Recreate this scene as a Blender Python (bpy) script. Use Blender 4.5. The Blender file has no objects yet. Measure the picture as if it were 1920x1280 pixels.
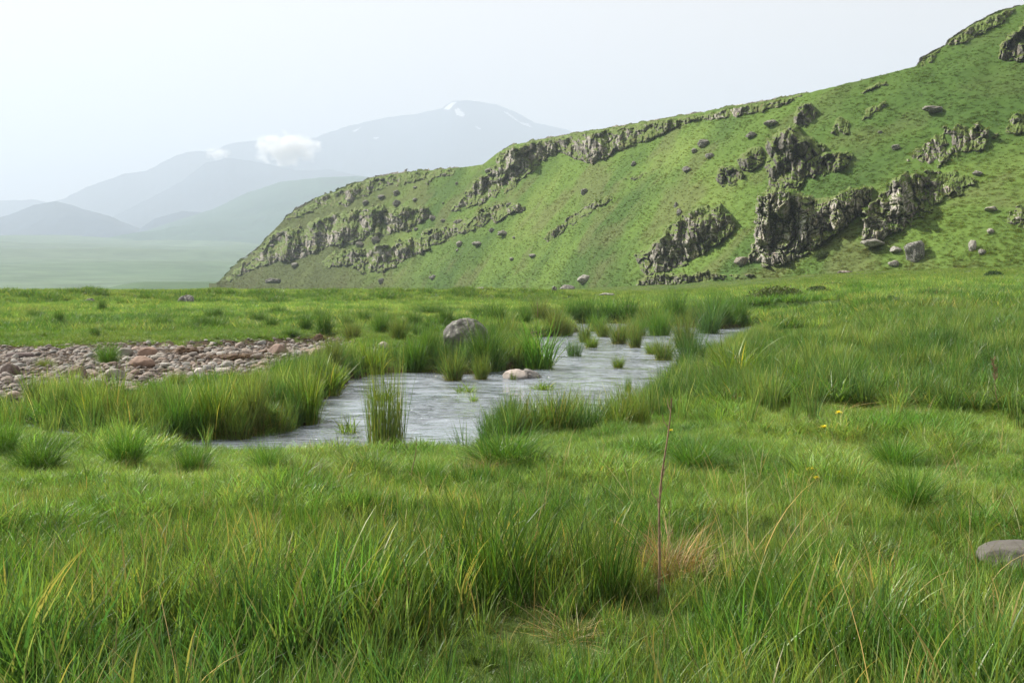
import bpy, bmesh, math, random
import numpy as np
from mathutils import Vector

# ------------------------------------------------------------------ camera, light, exposure
S = bpy.context.scene
C = S.collection
CAM_Z = 1.65
F = 1867.0                       # focal length in photo pixels (1920 wide)
PITCH = math.atan(100.0 / F)     # horizon sits at photo row 540
cam_d = bpy.data.cameras.new("camera"); cam_d.sensor_width = 36; cam_d.lens = 36 * F / 1920
cam_d.clip_start = 0.05; cam_d.clip_end = 60000
cam = bpy.data.objects.new("camera", cam_d); C.objects.link(cam)
cam.location = (0, 0, CAM_Z); cam.rotation_euler = (math.pi / 2 - PITCH, 0, 0)
S.camera = cam

SUN_AZ, SUN_EL = math.radians(-62), math.radians(42)     # azimuth from the view direction (+Y), clockwise
SUN_STRENGTH, SKY_STRENGTH = 5.0, 0.082
W = bpy.data.worlds.new("World"); S.world = W; W.use_nodes = True
wn = W.node_tree.nodes; wl = W.node_tree.links
bg = wn["Background"]
sky = wn.new("ShaderNodeTexSky"); sky.sky_type = 'NISHITA'; sky.sun_disc = False
sky.sun_elevation = SUN_EL; sky.sun_rotation = SUN_AZ
sky.air_density = 1.0; sky.dust_density = 4.0; sky.ozone_density = 1.0; sky.altitude = 1500
# thin high cloud veil: the sky of this morning is milky white
tc = wn.new("ShaderNodeTexCoord"); mp = wn.new("ShaderNodeMapping"); mp.inputs['Scale'].default_value = (1.2, 1.2, 5)
vn = wn.new("ShaderNodeTexNoise"); vn.inputs['Scale'].default_value = 1.6; vn.inputs['Detail'].default_value = 5
vr = wn.new("ShaderNodeMapRange"); vr.inputs['From Min'].default_value = .3; vr.inputs['From Max'].default_value = .7
vr.inputs['To Min'].default_value = .92; vr.inputs['To Max'].default_value = .99
vm = wn.new("ShaderNodeMix"); vm.data_type = 'RGBA'; vm.inputs[7].default_value = (4.3, 3.58, 2.95, 1)
wl.new(tc.outputs['Generated'], mp.inputs[0]); wl.new(mp.outputs[0], vn.inputs['Vector'])
wl.new(vn.outputs['Fac'], vr.inputs['Value']); wl.new(vr.outputs[0], vm.inputs[0])
wl.new(sky.outputs[0], vm.inputs[6]); wl.new(vm.outputs[2], bg.inputs['Color'])
bg.inputs['Strength'].default_value = SKY_STRENGTH
sun_d = bpy.data.lights.new("sun", 'SUN'); sun_d.energy = SUN_STRENGTH; sun_d.angle = math.radians(0.55)
sun_d.color = (1.0, 0.95, 0.86)
sun = bpy.data.objects.new("sun", sun_d); C.objects.link(sun)
sd = Vector((math.sin(SUN_AZ) * math.cos(SUN_EL), math.cos(SUN_AZ) * math.cos(SUN_EL), math.sin(SUN_EL)))
sun.rotation_euler = sd.to_track_quat('Z', 'Y').to_euler(); sun.location = sd * 60

S.view_settings.view_transform = 'Standard'; S.view_settings.look = 'None'
S.view_settings.exposure = 1.65; S.view_settings.gamma = 1
cy = S.cycles
cy.max_bounces = 7; cy.diffuse_bounces = 3; cy.glossy_bounces = 3; cy.transmission_bounces = 4
cy.volume_bounces = 2; cy.transparent_max_bounces = 8
cy.caustics_reflective = False; cy.caustics_refractive = False
cy.use_denoising = True
HAZE_DENSITY = 2.6e-4

# ------------------------------------------------------------------ numpy helpers
rng = np.random.default_rng(7)
_perm = np.random.default_rng(11).permutation(256).astype(np.int64); _perm = np.concatenate([_perm] * 3)
_g = np.random.default_rng(12).normal(size=(256, 3)); _g /= np.linalg.norm(_g, axis=1)[:, None]
def _h(i, j, k): return _perm[_perm[_perm[i & 255] + (j & 255)] + (k & 255)]
def perlin(p):
    i = np.floor(p).astype(np.int64); f = p - i; u = f * f * f * (f * (f * 6 - 15) + 10)
    def g(a, b, c):
        gr = _g[_h(i[:, 0] + a, i[:, 1] + b, i[:, 2] + c)]
        return gr[:, 0] * (f[:, 0] - a) + gr[:, 1] * (f[:, 1] - b) + gr[:, 2] * (f[:, 2] - c)
    L = lambda a, b, t: a + (b - a) * t
    x0 = L(L(g(0, 0, 0), g(1, 0, 0), u[:, 0]), L(g(0, 1, 0), g(1, 1, 0), u[:, 0]), u[:, 1])
    x1 = L(L(g(0, 0, 1), g(1, 0, 1), u[:, 0]), L(g(0, 1, 1), g(1, 1, 1), u[:, 0]), u[:, 1])
    return 1.5 * L(x0, x1, u[:, 2])
def fbm(p, octv=4, gain=.5, ridged=False):
    s = np.zeros(len(p)); a = 1.0; t = 0
    for o in range(octv):
        n = perlin(p * 2.03 ** o + 17.3 * o)
        s += a * ((1 - 2 * np.abs(n)) if ridged else n); t += a; a *= gain
    return s / t
def P2(x, y, z=0.0): return np.stack([x, y, np.full_like(x, z) if np.isscalar(z) else z], 1)
def voronoi(p):
    i = np.floor(p).astype(np.int64); f1 = np.full(len(p), 9.0); f2 = f1.copy(); idv = np.zeros(len(p)); off = np.zeros((len(p), 2))
    for a in (-1, 0, 1):
        for b in (-1, 0, 1):
            for c in (-1, 0, 1):
                h = _h(i[:, 0] + a, i[:, 1] + b, i[:, 2] + c); o = _g[h] * .45 + .5
                d = np.linalg.norm(np.stack([i[:, 0] + a + o[:, 0] - p[:, 0], i[:, 1] + b + o[:, 1] - p[:, 1], i[:, 2] + c + o[:, 2] - p[:, 2]], 1), axis=1)
                m = d < f1; f2 = np.where(m, f1, np.minimum(f2, d)); idv = np.where(m, h / 255.0, idv); f1 = np.where(m, d, f1); off[m, 0] = (p[:, 0] - i[:, 0] - a - o[:, 0])[m]; off[m, 1] = (p[:, 1] - i[:, 1] - b - o[:, 1])[m]
    t = idv * 43.98; return f1, f2, idv, np.cos(t) * off[:, 0] + np.sin(t) * off[:, 1]
def ss(a, b, x):
    t = np.clip((x - a) / (b - a), 0, 1); return t * t * (3 - 2 * t)
def in_poly(px, py, poly):
    inside = np.zeros(px.shape, bool); n = len(poly)
    for k in range(n):
        x0, y0 = poly[k]; x1, y1 = poly[(k + 1) % n]
        if y0 == y1: continue
        c = ((y0 > py) != (y1 > py)) & (px < (x1 - x0) * (py - y0) / (y1 - y0) + x0); inside ^= c
    return inside
def sdf(px, py, poly):                      # >0 outside
    d = np.full(px.shape, 1e9); n = len(poly)
    for k in range(n):
        x0, y0 = poly[k]; x1, y1 = poly[(k + 1) % n]; ex, ey = x1 - x0, y1 - y0
        t = np.clip(((px - x0) * ex + (py - y0) * ey) / (ex * ex + ey * ey + 1e-12), 0, 1)
        d = np.minimum(d, (px - x0 - t * ex) ** 2 + (py - y0 - t * ey) ** 2)
    return np.sqrt(d) * np.where(in_poly(px, py, poly), -1, 1)

# ------------------------------------------------------------------ photo pixel -> world
cp, sp = math.cos(PITCH), math.sin(PITCH)
def ray(px, py):
    c = (np.asarray(px, float) - 960) / F; d = (640 - np.asarray(py, float)) / F
    return c, cp + d * sp, -sp + d * cp
def azT(px, py):                             # azimuth, tan(elevation)
    x, y, z = ray(px, py); return np.arctan2(x, y), z / np.hypot(x, y)
def on_plane(px, py, z):
    x, y, dz = ray(px, py); t = (z - CAM_Z) / dz; return x * t, y * t
WATER = -0.45
def poly_on(pts, z):
    out = []
    for a, b in pts:
        x, y = on_plane(a, b, z); out.append((float(x), float(y)))
    return out
STREAM = poly_on([(-260, 800), (0, 822), (150, 848), (300, 868), (480, 884), (690, 888), (850, 876), (905, 836), (960, 826), (1060, 822),
                  (1170, 806), (1215, 770), (1250, 735), (1280, 708), (1318, 688), (1352, 672), (1388, 652), (1412, 640), (1428, 629), (1440, 620),
                  (1445, 610), (1420, 611), (1385, 614), (1335, 618), (1265, 612), (1215, 608), (1140, 606), (1078, 606), (1070, 613), (1090, 622), (1055, 628), (985, 636),
                  (958, 643), (985, 652), (1010, 672), (1025, 688), (960, 694), (870, 703), (780, 699), (715, 701), (665, 712), (650, 730), (615, 750), (600, 790),
                  (560, 808), (480, 822), (380, 828), (270, 830), (150, 818), (0, 786), (-260, 772)], WATER)
GRAVEL = poly_on([(-340, 665), (-60, 656), (120, 652), (270, 648), (400, 650), (520, 645), (620, 638), (660, 650), (640, 668), (580, 690), (500, 712), (380, 722), (250, 742), (120, 752), (0, 756), (-200, 770), (-340, 770)], -0.2)

_fr_az = np.radians([-18, -16.3, -14, -10, -5, 0, 5, 10, 13, 18, 24, 30, 45])
_fr = np.array([420, 410, 375, 330, 285, 240, 200, 170, 156, 142, 134, 130, 132.])
def ground_z(x, y):
    x = np.asarray(x, float); y = np.asarray(y, float); shp = x.shape; x = x.ravel(); y = y.ravel()
    r = np.hypot(x, y); az = np.degrees(np.arctan2(x, y))
    wob = fbm(P2(x / 14, y / 14), 2) * 4
    left_t = 1 - ss(2, 12, az)
    z = 1.0 * ss(84, 100, r + wob * 1.6) * left_t + .95 * ss(60, 190, r) * (1 - left_t)
    z += .28 * ss(35, 85, r)
    z += ss(5, 23, az) * (ss(9, 40, r) * .55 + ss(30, 130, r) * 1.75)
    z += fbm(P2(x / 6, y / 6), 3) * .22 * ss(6, 16, r) * (1 + ss(40, 100, r))
    z += fbm(P2(x / 1.1, y / 1.1, 3.), 2) * .07
    z += .05 * ss(9.5, 7, r)
    # stream bed and banks
    near = r < 130
    if near.any():
        s = np.full(len(x), 9.0); g = np.full(len(x), 9.0)
        jit = fbm(P2(x[near] / .5, y[near] / .5, 5.), 3) * .28
        s[near] = sdf(x[near], y[near], STREAM) + jit
        g[near] = sdf(x[near], y[near], GRAVEL) + jit * 2
        bank = ss(-.12, .42, s); low = ss(.3, 3.0 + 5 * ss(24, 30, r), s)
        zz = (WATER - .25) * (1 - bank) + (-.22 + (z + .22) * (.25 + .75 * low)) * bank
        z = np.where(s < 4, zz, z)
        gb = ss(.6, -.5, g)
        z = z * (1 - gb) + gb * np.minimum(z, -.2 + fbm(P2(x / 3, y / 3, 8.), 2) * .12)
    # valley beyond the meadow edge and the plain that climbs to the foothills
    ar_ = np.radians(az); z = z + 0.8 * ss(-40, 4, r - np.interp(ar_, _fr_az, _fr)) ** 1.5 * ss(-17, -14, az) * ss(60, 75, r)
    far = ss(165, 300, r)
    zv = -14 * ss(165, 330, r) + 15 * ss(560, 900, r) + 95 * np.clip((r - 900) / 1600, 0, 1.6) ** 1.1
    zv += fbm(P2(x / 420, y / 420), 5) * 26 * ss(800, 2200, r)
    bump = np.exp(-((r - 480) / 60) ** 2) * ss(-28, -20, az) * ss(-10, -16, az) * 17.5
    z = z * (1 - far) + (1.1 + zv + bump) * far
    return z.reshape(shp)

def hit(px, py, lo=1.5, hi=330):
    """first point of the ground that the ray through this photo pixel meets"""
    x, y, dz = [float(v) for v in ray(px, py)]
    r = np.geomspace(lo, hi, 900); t = r / math.hypot(x, y)
    d = CAM_Z + dz * t - ground_z(x * t, y * t)
    k = np.nonzero(d < 0)[0]
    k = k[0] if len(k) else len(r) - 1
    k0 = max(k - 1, 0); w = d[k0] / (d[k0] - d[k] + 1e-9) if k > k0 else 0
    tt = t[k0] + (t[k] - t[k0]) * np.clip(w, 0, 1)
    a_, T_ = azT(px, py); r0_ = float(hill_foot(a_)); rg = tt * math.hypot(x, y)      # the hillside may stand in front of the ground
    if a_ > math.radians(-16.3) and (T_ > (float(foot_z(a_)) - CAM_Z) / r0_) and float(hill_r(a_, min(T_, float(hill_T(a_))))) < rg:
        q = [float(w_[0]) for w_ in hill_pt(np.array([float(px)]), np.array([float(py)]))]; return Vector(q[:3])
    return Vector((x * tt, y * tt, CAM_Z + dz * tt))

# ------------------------------------------------------------------ hill surface (a straight 32 degree slope in every azimuth, noise on top)
_sky_px = [(404, 531), (415, 524), (440, 497), (480, 470), (505, 440), (530, 415), (550, 398), (590, 376), (640, 354), (690, 336), (760, 324), (850, 315), (905, 308), (930, 288), (960, 272),
           (1040, 258), (1100, 246), (1200, 231), (1300, 214), (1400, 196), (1500, 178), (1600, 155), (1715, 126), (1770, 88), (1830, 45), (1880, 22), (1920, 8), (2100, -70), (2400, -180), (2900, -300)]
_sa, _sT = azT(np.array([p[0] for p in _sky_px]), np.array([p[1] for p in _sky_px]))
HM = .64
def hill_foot(az): return np.interp(az, _fr_az, _fr)
def hill_T(az): return np.interp(az, _sa, _sT)
def foot_z(az): return 1.2 + ss(math.radians(5), math.radians(23), az) * 2.1
def hill_noise(x, y):
    return fbm(P2(x / 38, y / 38), 3) * 2.3 + fbm(P2(x / 7, y / 7, 4.), 3) * .55
def hill_r(az, T):
    r0 = hill_foot(az); return (foot_z(az) - HM * r0 - CAM_Z) / (T - HM)

# ------------------------------------------------------------------ mesh + material helpers
def make_mesh(name, v, f, mat=None, smooth=True, attrs=None):
    v = np.asarray(v, np.float32); f = np.asarray(f, np.int32); k = f.shape[1]
    me = bpy.data.meshes.new(name); me.vertices.add(len(v)); me.vertices.foreach_set("co", v.ravel())
    me.loops.add(f.size); me.loops.foreach_set("vertex_index", f.ravel())
    me.polygons.add(len(f)); me.polygons.foreach_set("loop_start", np.arange(0, f.size, k, dtype=np.int32))
    me.polygons.foreach_set("use_smooth", np.full(len(f), smooth))
    for an, av in (attrs or {}).items():
        av = np.asarray(av, np.float32)
        if av.ndim == 1: a = me.attributes.new(an, 'FLOAT', 'POINT'); a.data.foreach_set("value", av)
        else: a = me.attributes.new(an, 'FLOAT_VECTOR', 'POINT'); a.data.foreach_set("vector", av.ravel())
    me.update(calc_edges=True); me.validate()
    if mat: me.materials.append(mat)
    return me
def tag(o, label=None, cat=None, group=None, kind=None, tint=None):
    if label: o['label'] = label
    if cat: o['category'] = cat
    if group: o['group'] = group
    if kind: o['kind'] = kind
    if tint is not None: o['tint'] = [float(t) for t in tint]
    return o
def link(name, me, loc=(0, 0, 0), rot=(0, 0, 0), scl=(1, 1, 1), parent=None):
    o = bpy.data.objects.new(name, me); C.objects.link(o); o.location = loc; o.rotation_euler = rot; o.scale = scl
    if parent: o.parent = parent
    return o
def grid_faces(nr, nc, keep=None):
    a = np.arange(nr * nc).reshape(nr, nc)
    f = np.stack([a[:-1, :-1], a[:-1, 1:], a[1:, 1:], a[1:, :-1]], -1).reshape(-1, 4)
    return f if keep is None else f[keep.reshape(-1)]
def compact(v, f, attrs=None):
    u, inv = np.unique(f, return_inverse=True); at = {k: a[u] for k, a in (attrs or {}).items()}
    return v[u], inv.reshape(f.shape), at

class NT:
    """tiny node-tree writer"""
    def __init__(s, name):
        s.m = bpy.data.materials.new(name); s.m.use_nodes = True; s.t = s.m.node_tree; s.n = s.t.nodes; s.l = s.t.links
        s.bsdf = s.n["Principled BSDF"]; s.out = s.n["Material Output"]; s._pos = None
    def set(s, node, **kw):
        for k, v in kw.items():
            sock = node.inputs[k.replace('_', ' ')] if not k.startswith('i') or not k[1:].isdigit() else node.inputs[int(k[1:])]
            s.put(sock, v)
        return node
    def put(s, sock, v):
        if isinstance(v, bpy.types.NodeSocket): s.l.new(v, sock)
        elif isinstance(v, (tuple, list)) and len(v) == 3 and sock.type == 'RGBA': sock.default_value = (*v, 1)
        else: sock.default_value = v
    def pos(s):
        if s._pos is None: s._pos = s.n.new("ShaderNodeTexCoord").outputs['Object']
        return s._pos
    def map(s, scale, vec=None):
        m = s.n.new("ShaderNodeMapping"); s.l.new(vec or s.pos(), m.inputs[0]); m.inputs['Scale'].default_value = scale; return m.outputs[0]
    def noise(s, scale, detail=4, rough=.55, vec=None, dist=0):
        n = s.n.new("ShaderNodeTexNoise"); s.l.new(vec or s.pos(), n.inputs['Vector'])
        n.inputs['Scale'].default_value = scale; n.inputs['Detail'].default_value = detail; n.inputs['Roughness'].default_value = rough; n.inputs['Distortion'].default_value = dist
        return n.outputs['Fac']
    def voro(s, scale, feature='F1', vec=None):
        n = s.n.new("ShaderNodeTexVoronoi"); n.feature = feature; s.l.new(vec or s.pos(), n.inputs['Vector']); n.inputs['Scale'].default_value = scale
        return n.outputs['Distance']
    def ramp(s, v, a, b, lo=0., hi=1.):
        n = s.n.new("ShaderNodeMapRange"); s.put(n.inputs[0], v); n.inputs[1].default_value = a; n.inputs[2].default_value = b; n.inputs[3].default_value = lo; n.inputs[4].default_value = hi
        return n.outputs[0]
    def mix(s, f, a, b, mode='MIX'):
        n = s.n.new("ShaderNodeMix"); n.data_type = 'RGBA'; n.blend_type = mode; s.put(n.inputs[0], f); s.put(n.inputs[6], a); s.put(n.inputs[7], b); return n.outputs[2]
    def math(s, op, a, b=0.):
        n = s.n.new("ShaderNodeMath"); n.operation = op; s.put(n.inputs[0], a); s.put(n.inputs[1], b); return n.outputs[0]
    def attr(s, name, typ='GEOMETRY'):
        n = s.n.new("ShaderNodeAttribute"); n.attribute_name = name; n.attribute_type = typ; return n
    def normal_z(s):
        g = s.n.new("ShaderNodeNewGeometry"); x = s.n.new("ShaderNodeSeparateXYZ"); s.l.new(g.outputs['Normal'], x.inputs[0]); return x.outputs[2]
    def bump(s, h, strength=.5, dist=.1, normal=None):
        n = s.n.new("ShaderNodeBump"); n.inputs['Strength'].default_value = strength; n.inputs['Distance'].default_value = dist; s.l.new(h, n.inputs['Height'])
        if normal: s.l.new(normal, n.inputs['Normal'])
        return n.outputs[0]

# turf seen between and under the blades, and the grass of the far slopes
def turf_mat(name, dark, mid, light, olive, big, small, bump_d, bare=None):
    m = NT(name); n1 = m.noise(big, 5, .6); n2 = m.noise(small, 6, .65); n3 = m.noise(big * .35, 3)
    c = m.mix(m.ramp(n1, .38, .62), mid, light); c = m.mix(m.ramp(n2, .62, .38, 0, .8), c, dark)
    c = m.mix(m.ramp(n3, .5, .68, 0, .7), c, olive)
    if bare:
        a = m.attr('bare').outputs['Fac']; c = m.mix(m.ramp(m.math('ADD', a, m.math('MULTIPLY', m.math('SUBTRACT', n2, .5), .8)), .4, .6), c, bare)
    m.set(m.bsdf, Base_Color=c, Roughness=.95, Normal=m.bump(n2, .7, bump_d)); m.bsdf.inputs['Specular IOR Level'].default_value = .1
    return m.m
M_GROUND = turf_mat('turf', (.028, .048, .014), (.07, .115, .03), (.11, .16, .042), (.09, .105, .036), .35, 5, .1, bare=(.05, .035, .022))
hm_ = NT('hill_turf'); n2_ = hm_.noise(1.3, 5, .6); c_ = hm_.attr('tint').outputs['Vector']
hm_.set(hm_.bsdf, Base_Color=hm_.mix(hm_.ramp(n2_, .36, .64), hm_.mix(1., c_, (.86, .87, .86), 'MULTIPLY'), hm_.mix(1., c_, (1.1, 1.08, 1.06), 'MULTIPLY')), Roughness=.95, Normal=hm_.bump(n2_, .4, .05)); hm_.bsdf.inputs['Specular IOR Level'].default_value = .1
M_HILL = hm_.m
def hill_tint(x, y, z):
    a_ = np.degrees(np.arctan2(x, y)); p = lambda s, o: fbm(P2(x / s, y / s, o), 4)
    M = lambda A, B, t: A * (1 - t)[:, None] + np.array(B)[None] * t[:, None]
    c = np.tile(np.array([.118, .192, .038]), (len(x), 1)); c = M(c, (.150, .215, .050), .8 * ss(0, .3, p(22, 1.))); c = M(c, (.062, .118, .026), .95 * ss(-.1, .28, p(30, 7.))); c = M(c, (.125, .135, .056), .55 * ss(.02, .28, p(13, 12.)))
    c = M(c, (.058, .115, .020), .72 * ss(8, 22, a_ + 16 * p(34, 60.)) * ss(8, 38, z)); c = M(c, (.085, .100, .040), .8 * ss(-4, -10, a_ + 6 * p(25, 66.)))  # upper right: shade of the turned-away slope painted in as darker grass
    return .80 * c * (1 + .16 * fbm(P2(x / 2.2, y / 2.2, 9.), 3))[:, None]
M_VALLEY = turf_mat('valley_turf', (.05, .085, .05), (.075, .13, .07), (.11, .165, .095), (.08, .115, .07), .004, .02, 2)

def rock_mat(name, dark, mid, light, warm, scale=1., grass=True, cover=.55):
    m = NT(name); n1 = m.noise(.5 / scale, 6, .62); n2 = m.noise(2.6 / scale, 6, .7); n3 = m.noise(.14 / scale, 3); n4 = m.noise(1.1 / scale, 3, .5, m.map((1, 1, .25)))
    c = m.mix(m.ramp(n1, .40, .58), dark, mid); c = m.mix(m.math('MULTIPLY', m.ramp(n2, .50, .60), m.ramp(n1, .42, .58, .15, 1.)), c, light)
    c = m.mix(m.ramp(n4, .55, .7, 0, .6), c, warm); c = m.mix(m.ramp(n2, .42, .3, 0, .7), c, tuple(.5 * q for q in dark))
    n = m.bump(n2, .8, .12 * scale, m.bump(n1, .6, .35 * scale))
    if grass:
        nz = m.normal_z(); k = m.math('ADD', nz, m.math('MULTIPLY', m.math('SUBTRACT', n1, .5), .75)); k = m.math('ADD', k, m.math('MULTIPLY', m.math('SUBTRACT', n3, .5), 2.2)); k = m.math('ADD', k, m.math('MULTIPLY', m.attr('rim').outputs['Fac'], .28))
        g = m.mix(m.ramp(n2, .35, .65), (.065, .09, .022), (.125, .18, .042)); g = m.mix(m.ramp(n1, .5, .65, 0, .75), g, (.11, .10, .044))
        c = m.mix(m.ramp(k, cover - .05, cover + .05), c, g)
    m.set(m.bsdf, Base_Color=c, Roughness=.92, Normal=n); m.bsdf.inputs['Specular IOR Level'].default_value = .2
    return m.m
M_CRAG = rock_mat('crag_rock', (.075, .068, .06), (.27, .245, .215), (.50, .47, .42), (.27, .215, .165), 1.6, cover=.30)
M_CRAG_PALE = rock_mat('pale_crag_rock', (.10, .09, .08), (.34, .31, .275), (.60, .57, .51), (.38, .30, .235), 1.6, cover=.44)
M_CRAG_DARK = rock_mat('dark_crag_rock', (.042, .039, .034), (.13, .12, .104), (.30, .28, .25), (.14, .11, .08), 1.3, cover=.32)

# ------------------------------------------------------------------ ground: one polar sheet out to the foothills
az = np.radians(np.concatenate([np.arange(-180, -42, 4), np.arange(-42, 42, .11), np.arange(42, 180.1, 4)]))
rr = np.concatenate([[.05, .5], np.geomspace(1.1, 60, 330), np.geomspace(60.4, 180, 190)[1:], np.geomspace(182, 3900, 170)])
A, R = np.meshgrid(az, rr); X = R * np.sin(A); Y = R * np.cos(A); Z = ground_z(X, Y)
xf, yf = X.ravel(), Y.ravel(); near = np.hypot(xf, yf) < 90
bare = np.zeros(len(xf)); sN = sdf(xf[near], yf[near], STREAM); gN = sdf(xf[near], yf[near], GRAVEL)
bare[near] = np.maximum(ss(.35, .1, sN), ss(.5, -.1, gN))
me = make_mesh('ground', np.stack([X, Y, Z], -1).reshape(-1, 3), grid_faces(*X.shape), M_GROUND, attrs={'bare': bare})
me.materials.append(M_VALLEY)
mi = np.repeat((rr[:-1] > 300).astype(np.int32), len(az) - 1); me.polygons.foreach_set("material_index", mi)
tag(link('ground', me), kind='structure')

# ------------------------------------------------------------------ hill
az = np.radians(np.arange(-16.9, 46, .06)); e = np.concatenate([np.linspace(-.07, 1, 400), [1.004, 1.01, 1.02, 1.04, 1.08, 1.15, 1.3, 1.6, 2.2]])
A, E = np.meshgrid(az, e); r0 = hill_foot(A); T0 = (foot_z(A) - CAM_Z) / r0; T1 = np.maximum(hill_T(A), T0 + 1e-4)
Ec = np.minimum(E, 1); R = hill_r(A, T0 + (T1 - T0) * Ec); Zb = CAM_Z + (T0 + (T1 - T0) * Ec) * R
R = R + np.maximum(E - 1, 0) * 120; Zb = Zb - np.maximum(E - 1, 0) * 8
X = R * np.sin(A); Y = R * np.cos(A); hn = hill_noise(X.ravel(), Y.ravel()).reshape(X.shape)
hgt = np.clip((Zb - foot_z(A)) / 6, 0, 1)
Z = Zb + hn * hgt * (1 - .75 * ss(.8, 1, E)) + (fbm(P2(X.ravel() / 2.2, Y.ravel() / 2.2, 9.), 3).reshape(X.shape)) * .2
me = make_mesh('hill', np.stack([X, Y, Z], -1).reshape(-1, 3), grid_faces(*X.shape), M_HILL, attrs={'tint': hill_tint(X.ravel(), Y.ravel(), Z.ravel())})
tag(link('hill', me), kind='structure')
def hill_pt(px, py):
    a, T = azT(px, py); r0 = hill_foot(a); T0 = (foot_z(a) - CAM_Z) / r0; T1 = np.maximum(hill_T(a), T0 + 1e-4)
    Tc = np.clip(T, T0, T1); r = hill_r(a, Tc); x = r * np.sin(a); y = r * np.cos(a); zb = CAM_Z + (Tc + .55 * (T - Tc)) * r
    ee = (Tc - T0) / (T1 - T0); hn = hill_noise(np.ravel(x), np.ravel(y)).reshape(np.shape(x)) * np.clip((zb - foot_z(a)) / 6, 0, 1) * (1 - .75 * ss(.8, 1, ee))
    return x, y, zb + hn, r

# ------------------------------------------------------------------ crags standing out of the hillside
CRAG_POLYS = []; MOSS = []
def crag(name, poly, label, mat, k=.7, amp=1.2, blk=2.2, step=1.25, edge=4., jag=5., seed=0, cat='crag', ragged=.5):
    CRAG_POLYS.append(poly)
    xs = [p[0] for p in poly]; ys = [p[1] for p in poly]; mg = 12
    px = np.arange(min(xs) - mg, max(xs) + mg, step); py = np.arange(min(ys) - mg, max(ys) + mg, step)
    PX, PY = np.meshgrid(px, py); shp = PX.shape; fx, fy = PX.ravel(), PY.ravel()
    s = sdf(fx, fy, poly) + jag * fbm(P2(fx / 14, fy / 14, seed * 3.1), 4) * 1.6
    hx, hy, hz, r = hill_pt(fx, fy); rm = float(np.mean(r[s < 0])); u = rm / F
    m = ss(0, edge, -s)
    ins = (s < 0).reshape(shp); rows = np.arange(shp[0])[:, None]
    yb = np.where(ins.any(0), np.where(ins, rows, -1).max(0), -1).astype(float)
    ok = yb >= 0; yb = np.interp(np.arange(shp[1]), np.nonzero(ok)[0], yb[ok]); ker = np.ones(21) / 21; yb = np.convolve(np.pad(yb, 10, mode='edge'), ker, 'valid')
    ybp = np.interp(yb, rows[:, 0], py); rb = hill_pt(px, ybp)[3]
    q = P2(fx * u / blk, fy * u / (blk * 1.45), seed * 5.7 + 0.0)
    q = q + .45 * np.stack([fbm(q * .8 + 9, 3), fbm(q * .8 + 31, 3), np.zeros(len(q))], 1)
    f1, f2, cid, fa = voronoi(q); g1, g2, cid2, fb = voronoi(q * 2.3 + 3); e1, e2, cid3, fc = voronoi(q * 5.5 + 13)
    low = fbm(q * .33 + 5, 3); kk = np.clip(k + 1.1 * low, .05, 1.08)
    # ledges: the face climbs in steps
    t = np.clip(r - np.tile(rb, shp[0]), 0, 60); stepm = 3.2 * blk
    ph = t / stepm + low * 1.3 + .5; st = (np.floor(ph) + ss(.25, .8, ph - np.floor(ph)) - ph) * stepm
    amp = amp * .8
    P = kk * t + .35 * st * ragged
    P += amp * (.7 + .9 * low + (cid - .5) * .9 + 1.2 * fa + (cid2 - .5) * .28 + .5 * fb + .2 * fc + .45 * fbm(q * 1.2, 3) + .10 * fbm(q * 7, 3) + .35 * fbm(q * np.array([2.6, .5, 1]) + 50, 3))
    P -= amp * (.5 * ss(.10, 0, f2 - f1) * ss(-.2, .3, fbm(q * .9 + 70, 2)) + .25 * ss(.1, 0, g2 - g1))
    j1, j2, jc, jf = voronoi(q * np.array([1.5, .42, 1]) + 23); P += amp * ((jc - .5) * .8 - .55 * ss(.14, 0, j2 - j1)); b1 = np.abs(fbm(q * np.array([.25, 1.6, 1]) + 90, 2)); P -= amp * .4 * ss(.07, 0, b1)
    P = np.maximum(P, -.25) * m - .55 * (1 - m)
    dx, dy, dz = ray(fx, fy); dn = np.sqrt(dx ** 2 + dy ** 2 + dz ** 2)
    v = np.stack([hx - dx / dn * P, hy - dy / dn * P, hz - dz / dn * P], 1)
    mk = (s < 6).reshape(shp); keep = mk[:-1, :-1] & mk[1:, 1:] & mk[:-1, 1:] & mk[1:, :-1]
    v, f, at = compact(v, grid_faces(*shp, keep), {'rim': 1 - ss(0, 22, -s)}); f = f[:, ::-1]
    fn_ = np.cross(v[f[:, 2]] - v[f[:, 0]], v[f[:, 3]] - v[f[:, 1]]); fl = np.linalg.norm(fn_, axis=1) + 1e-9; nz_ = np.abs(fn_[:, 2]) / fl
    gsel = rng.uniform(0, 1, len(f)) < np.clip((nz_ - .2) * 2, 0, 1) * np.minimum(1, fl * .8) * .4 * (1.15 - k)
    MOSS.append(v[f[gsel, 0]])
    base = Vector(v.mean(0)); base.z = float(v[:, 2].min()); v = v - np.array(base)
    return tag(link(name, make_mesh(name, v, f, mat, attrs=at), base), label, cat)

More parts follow.
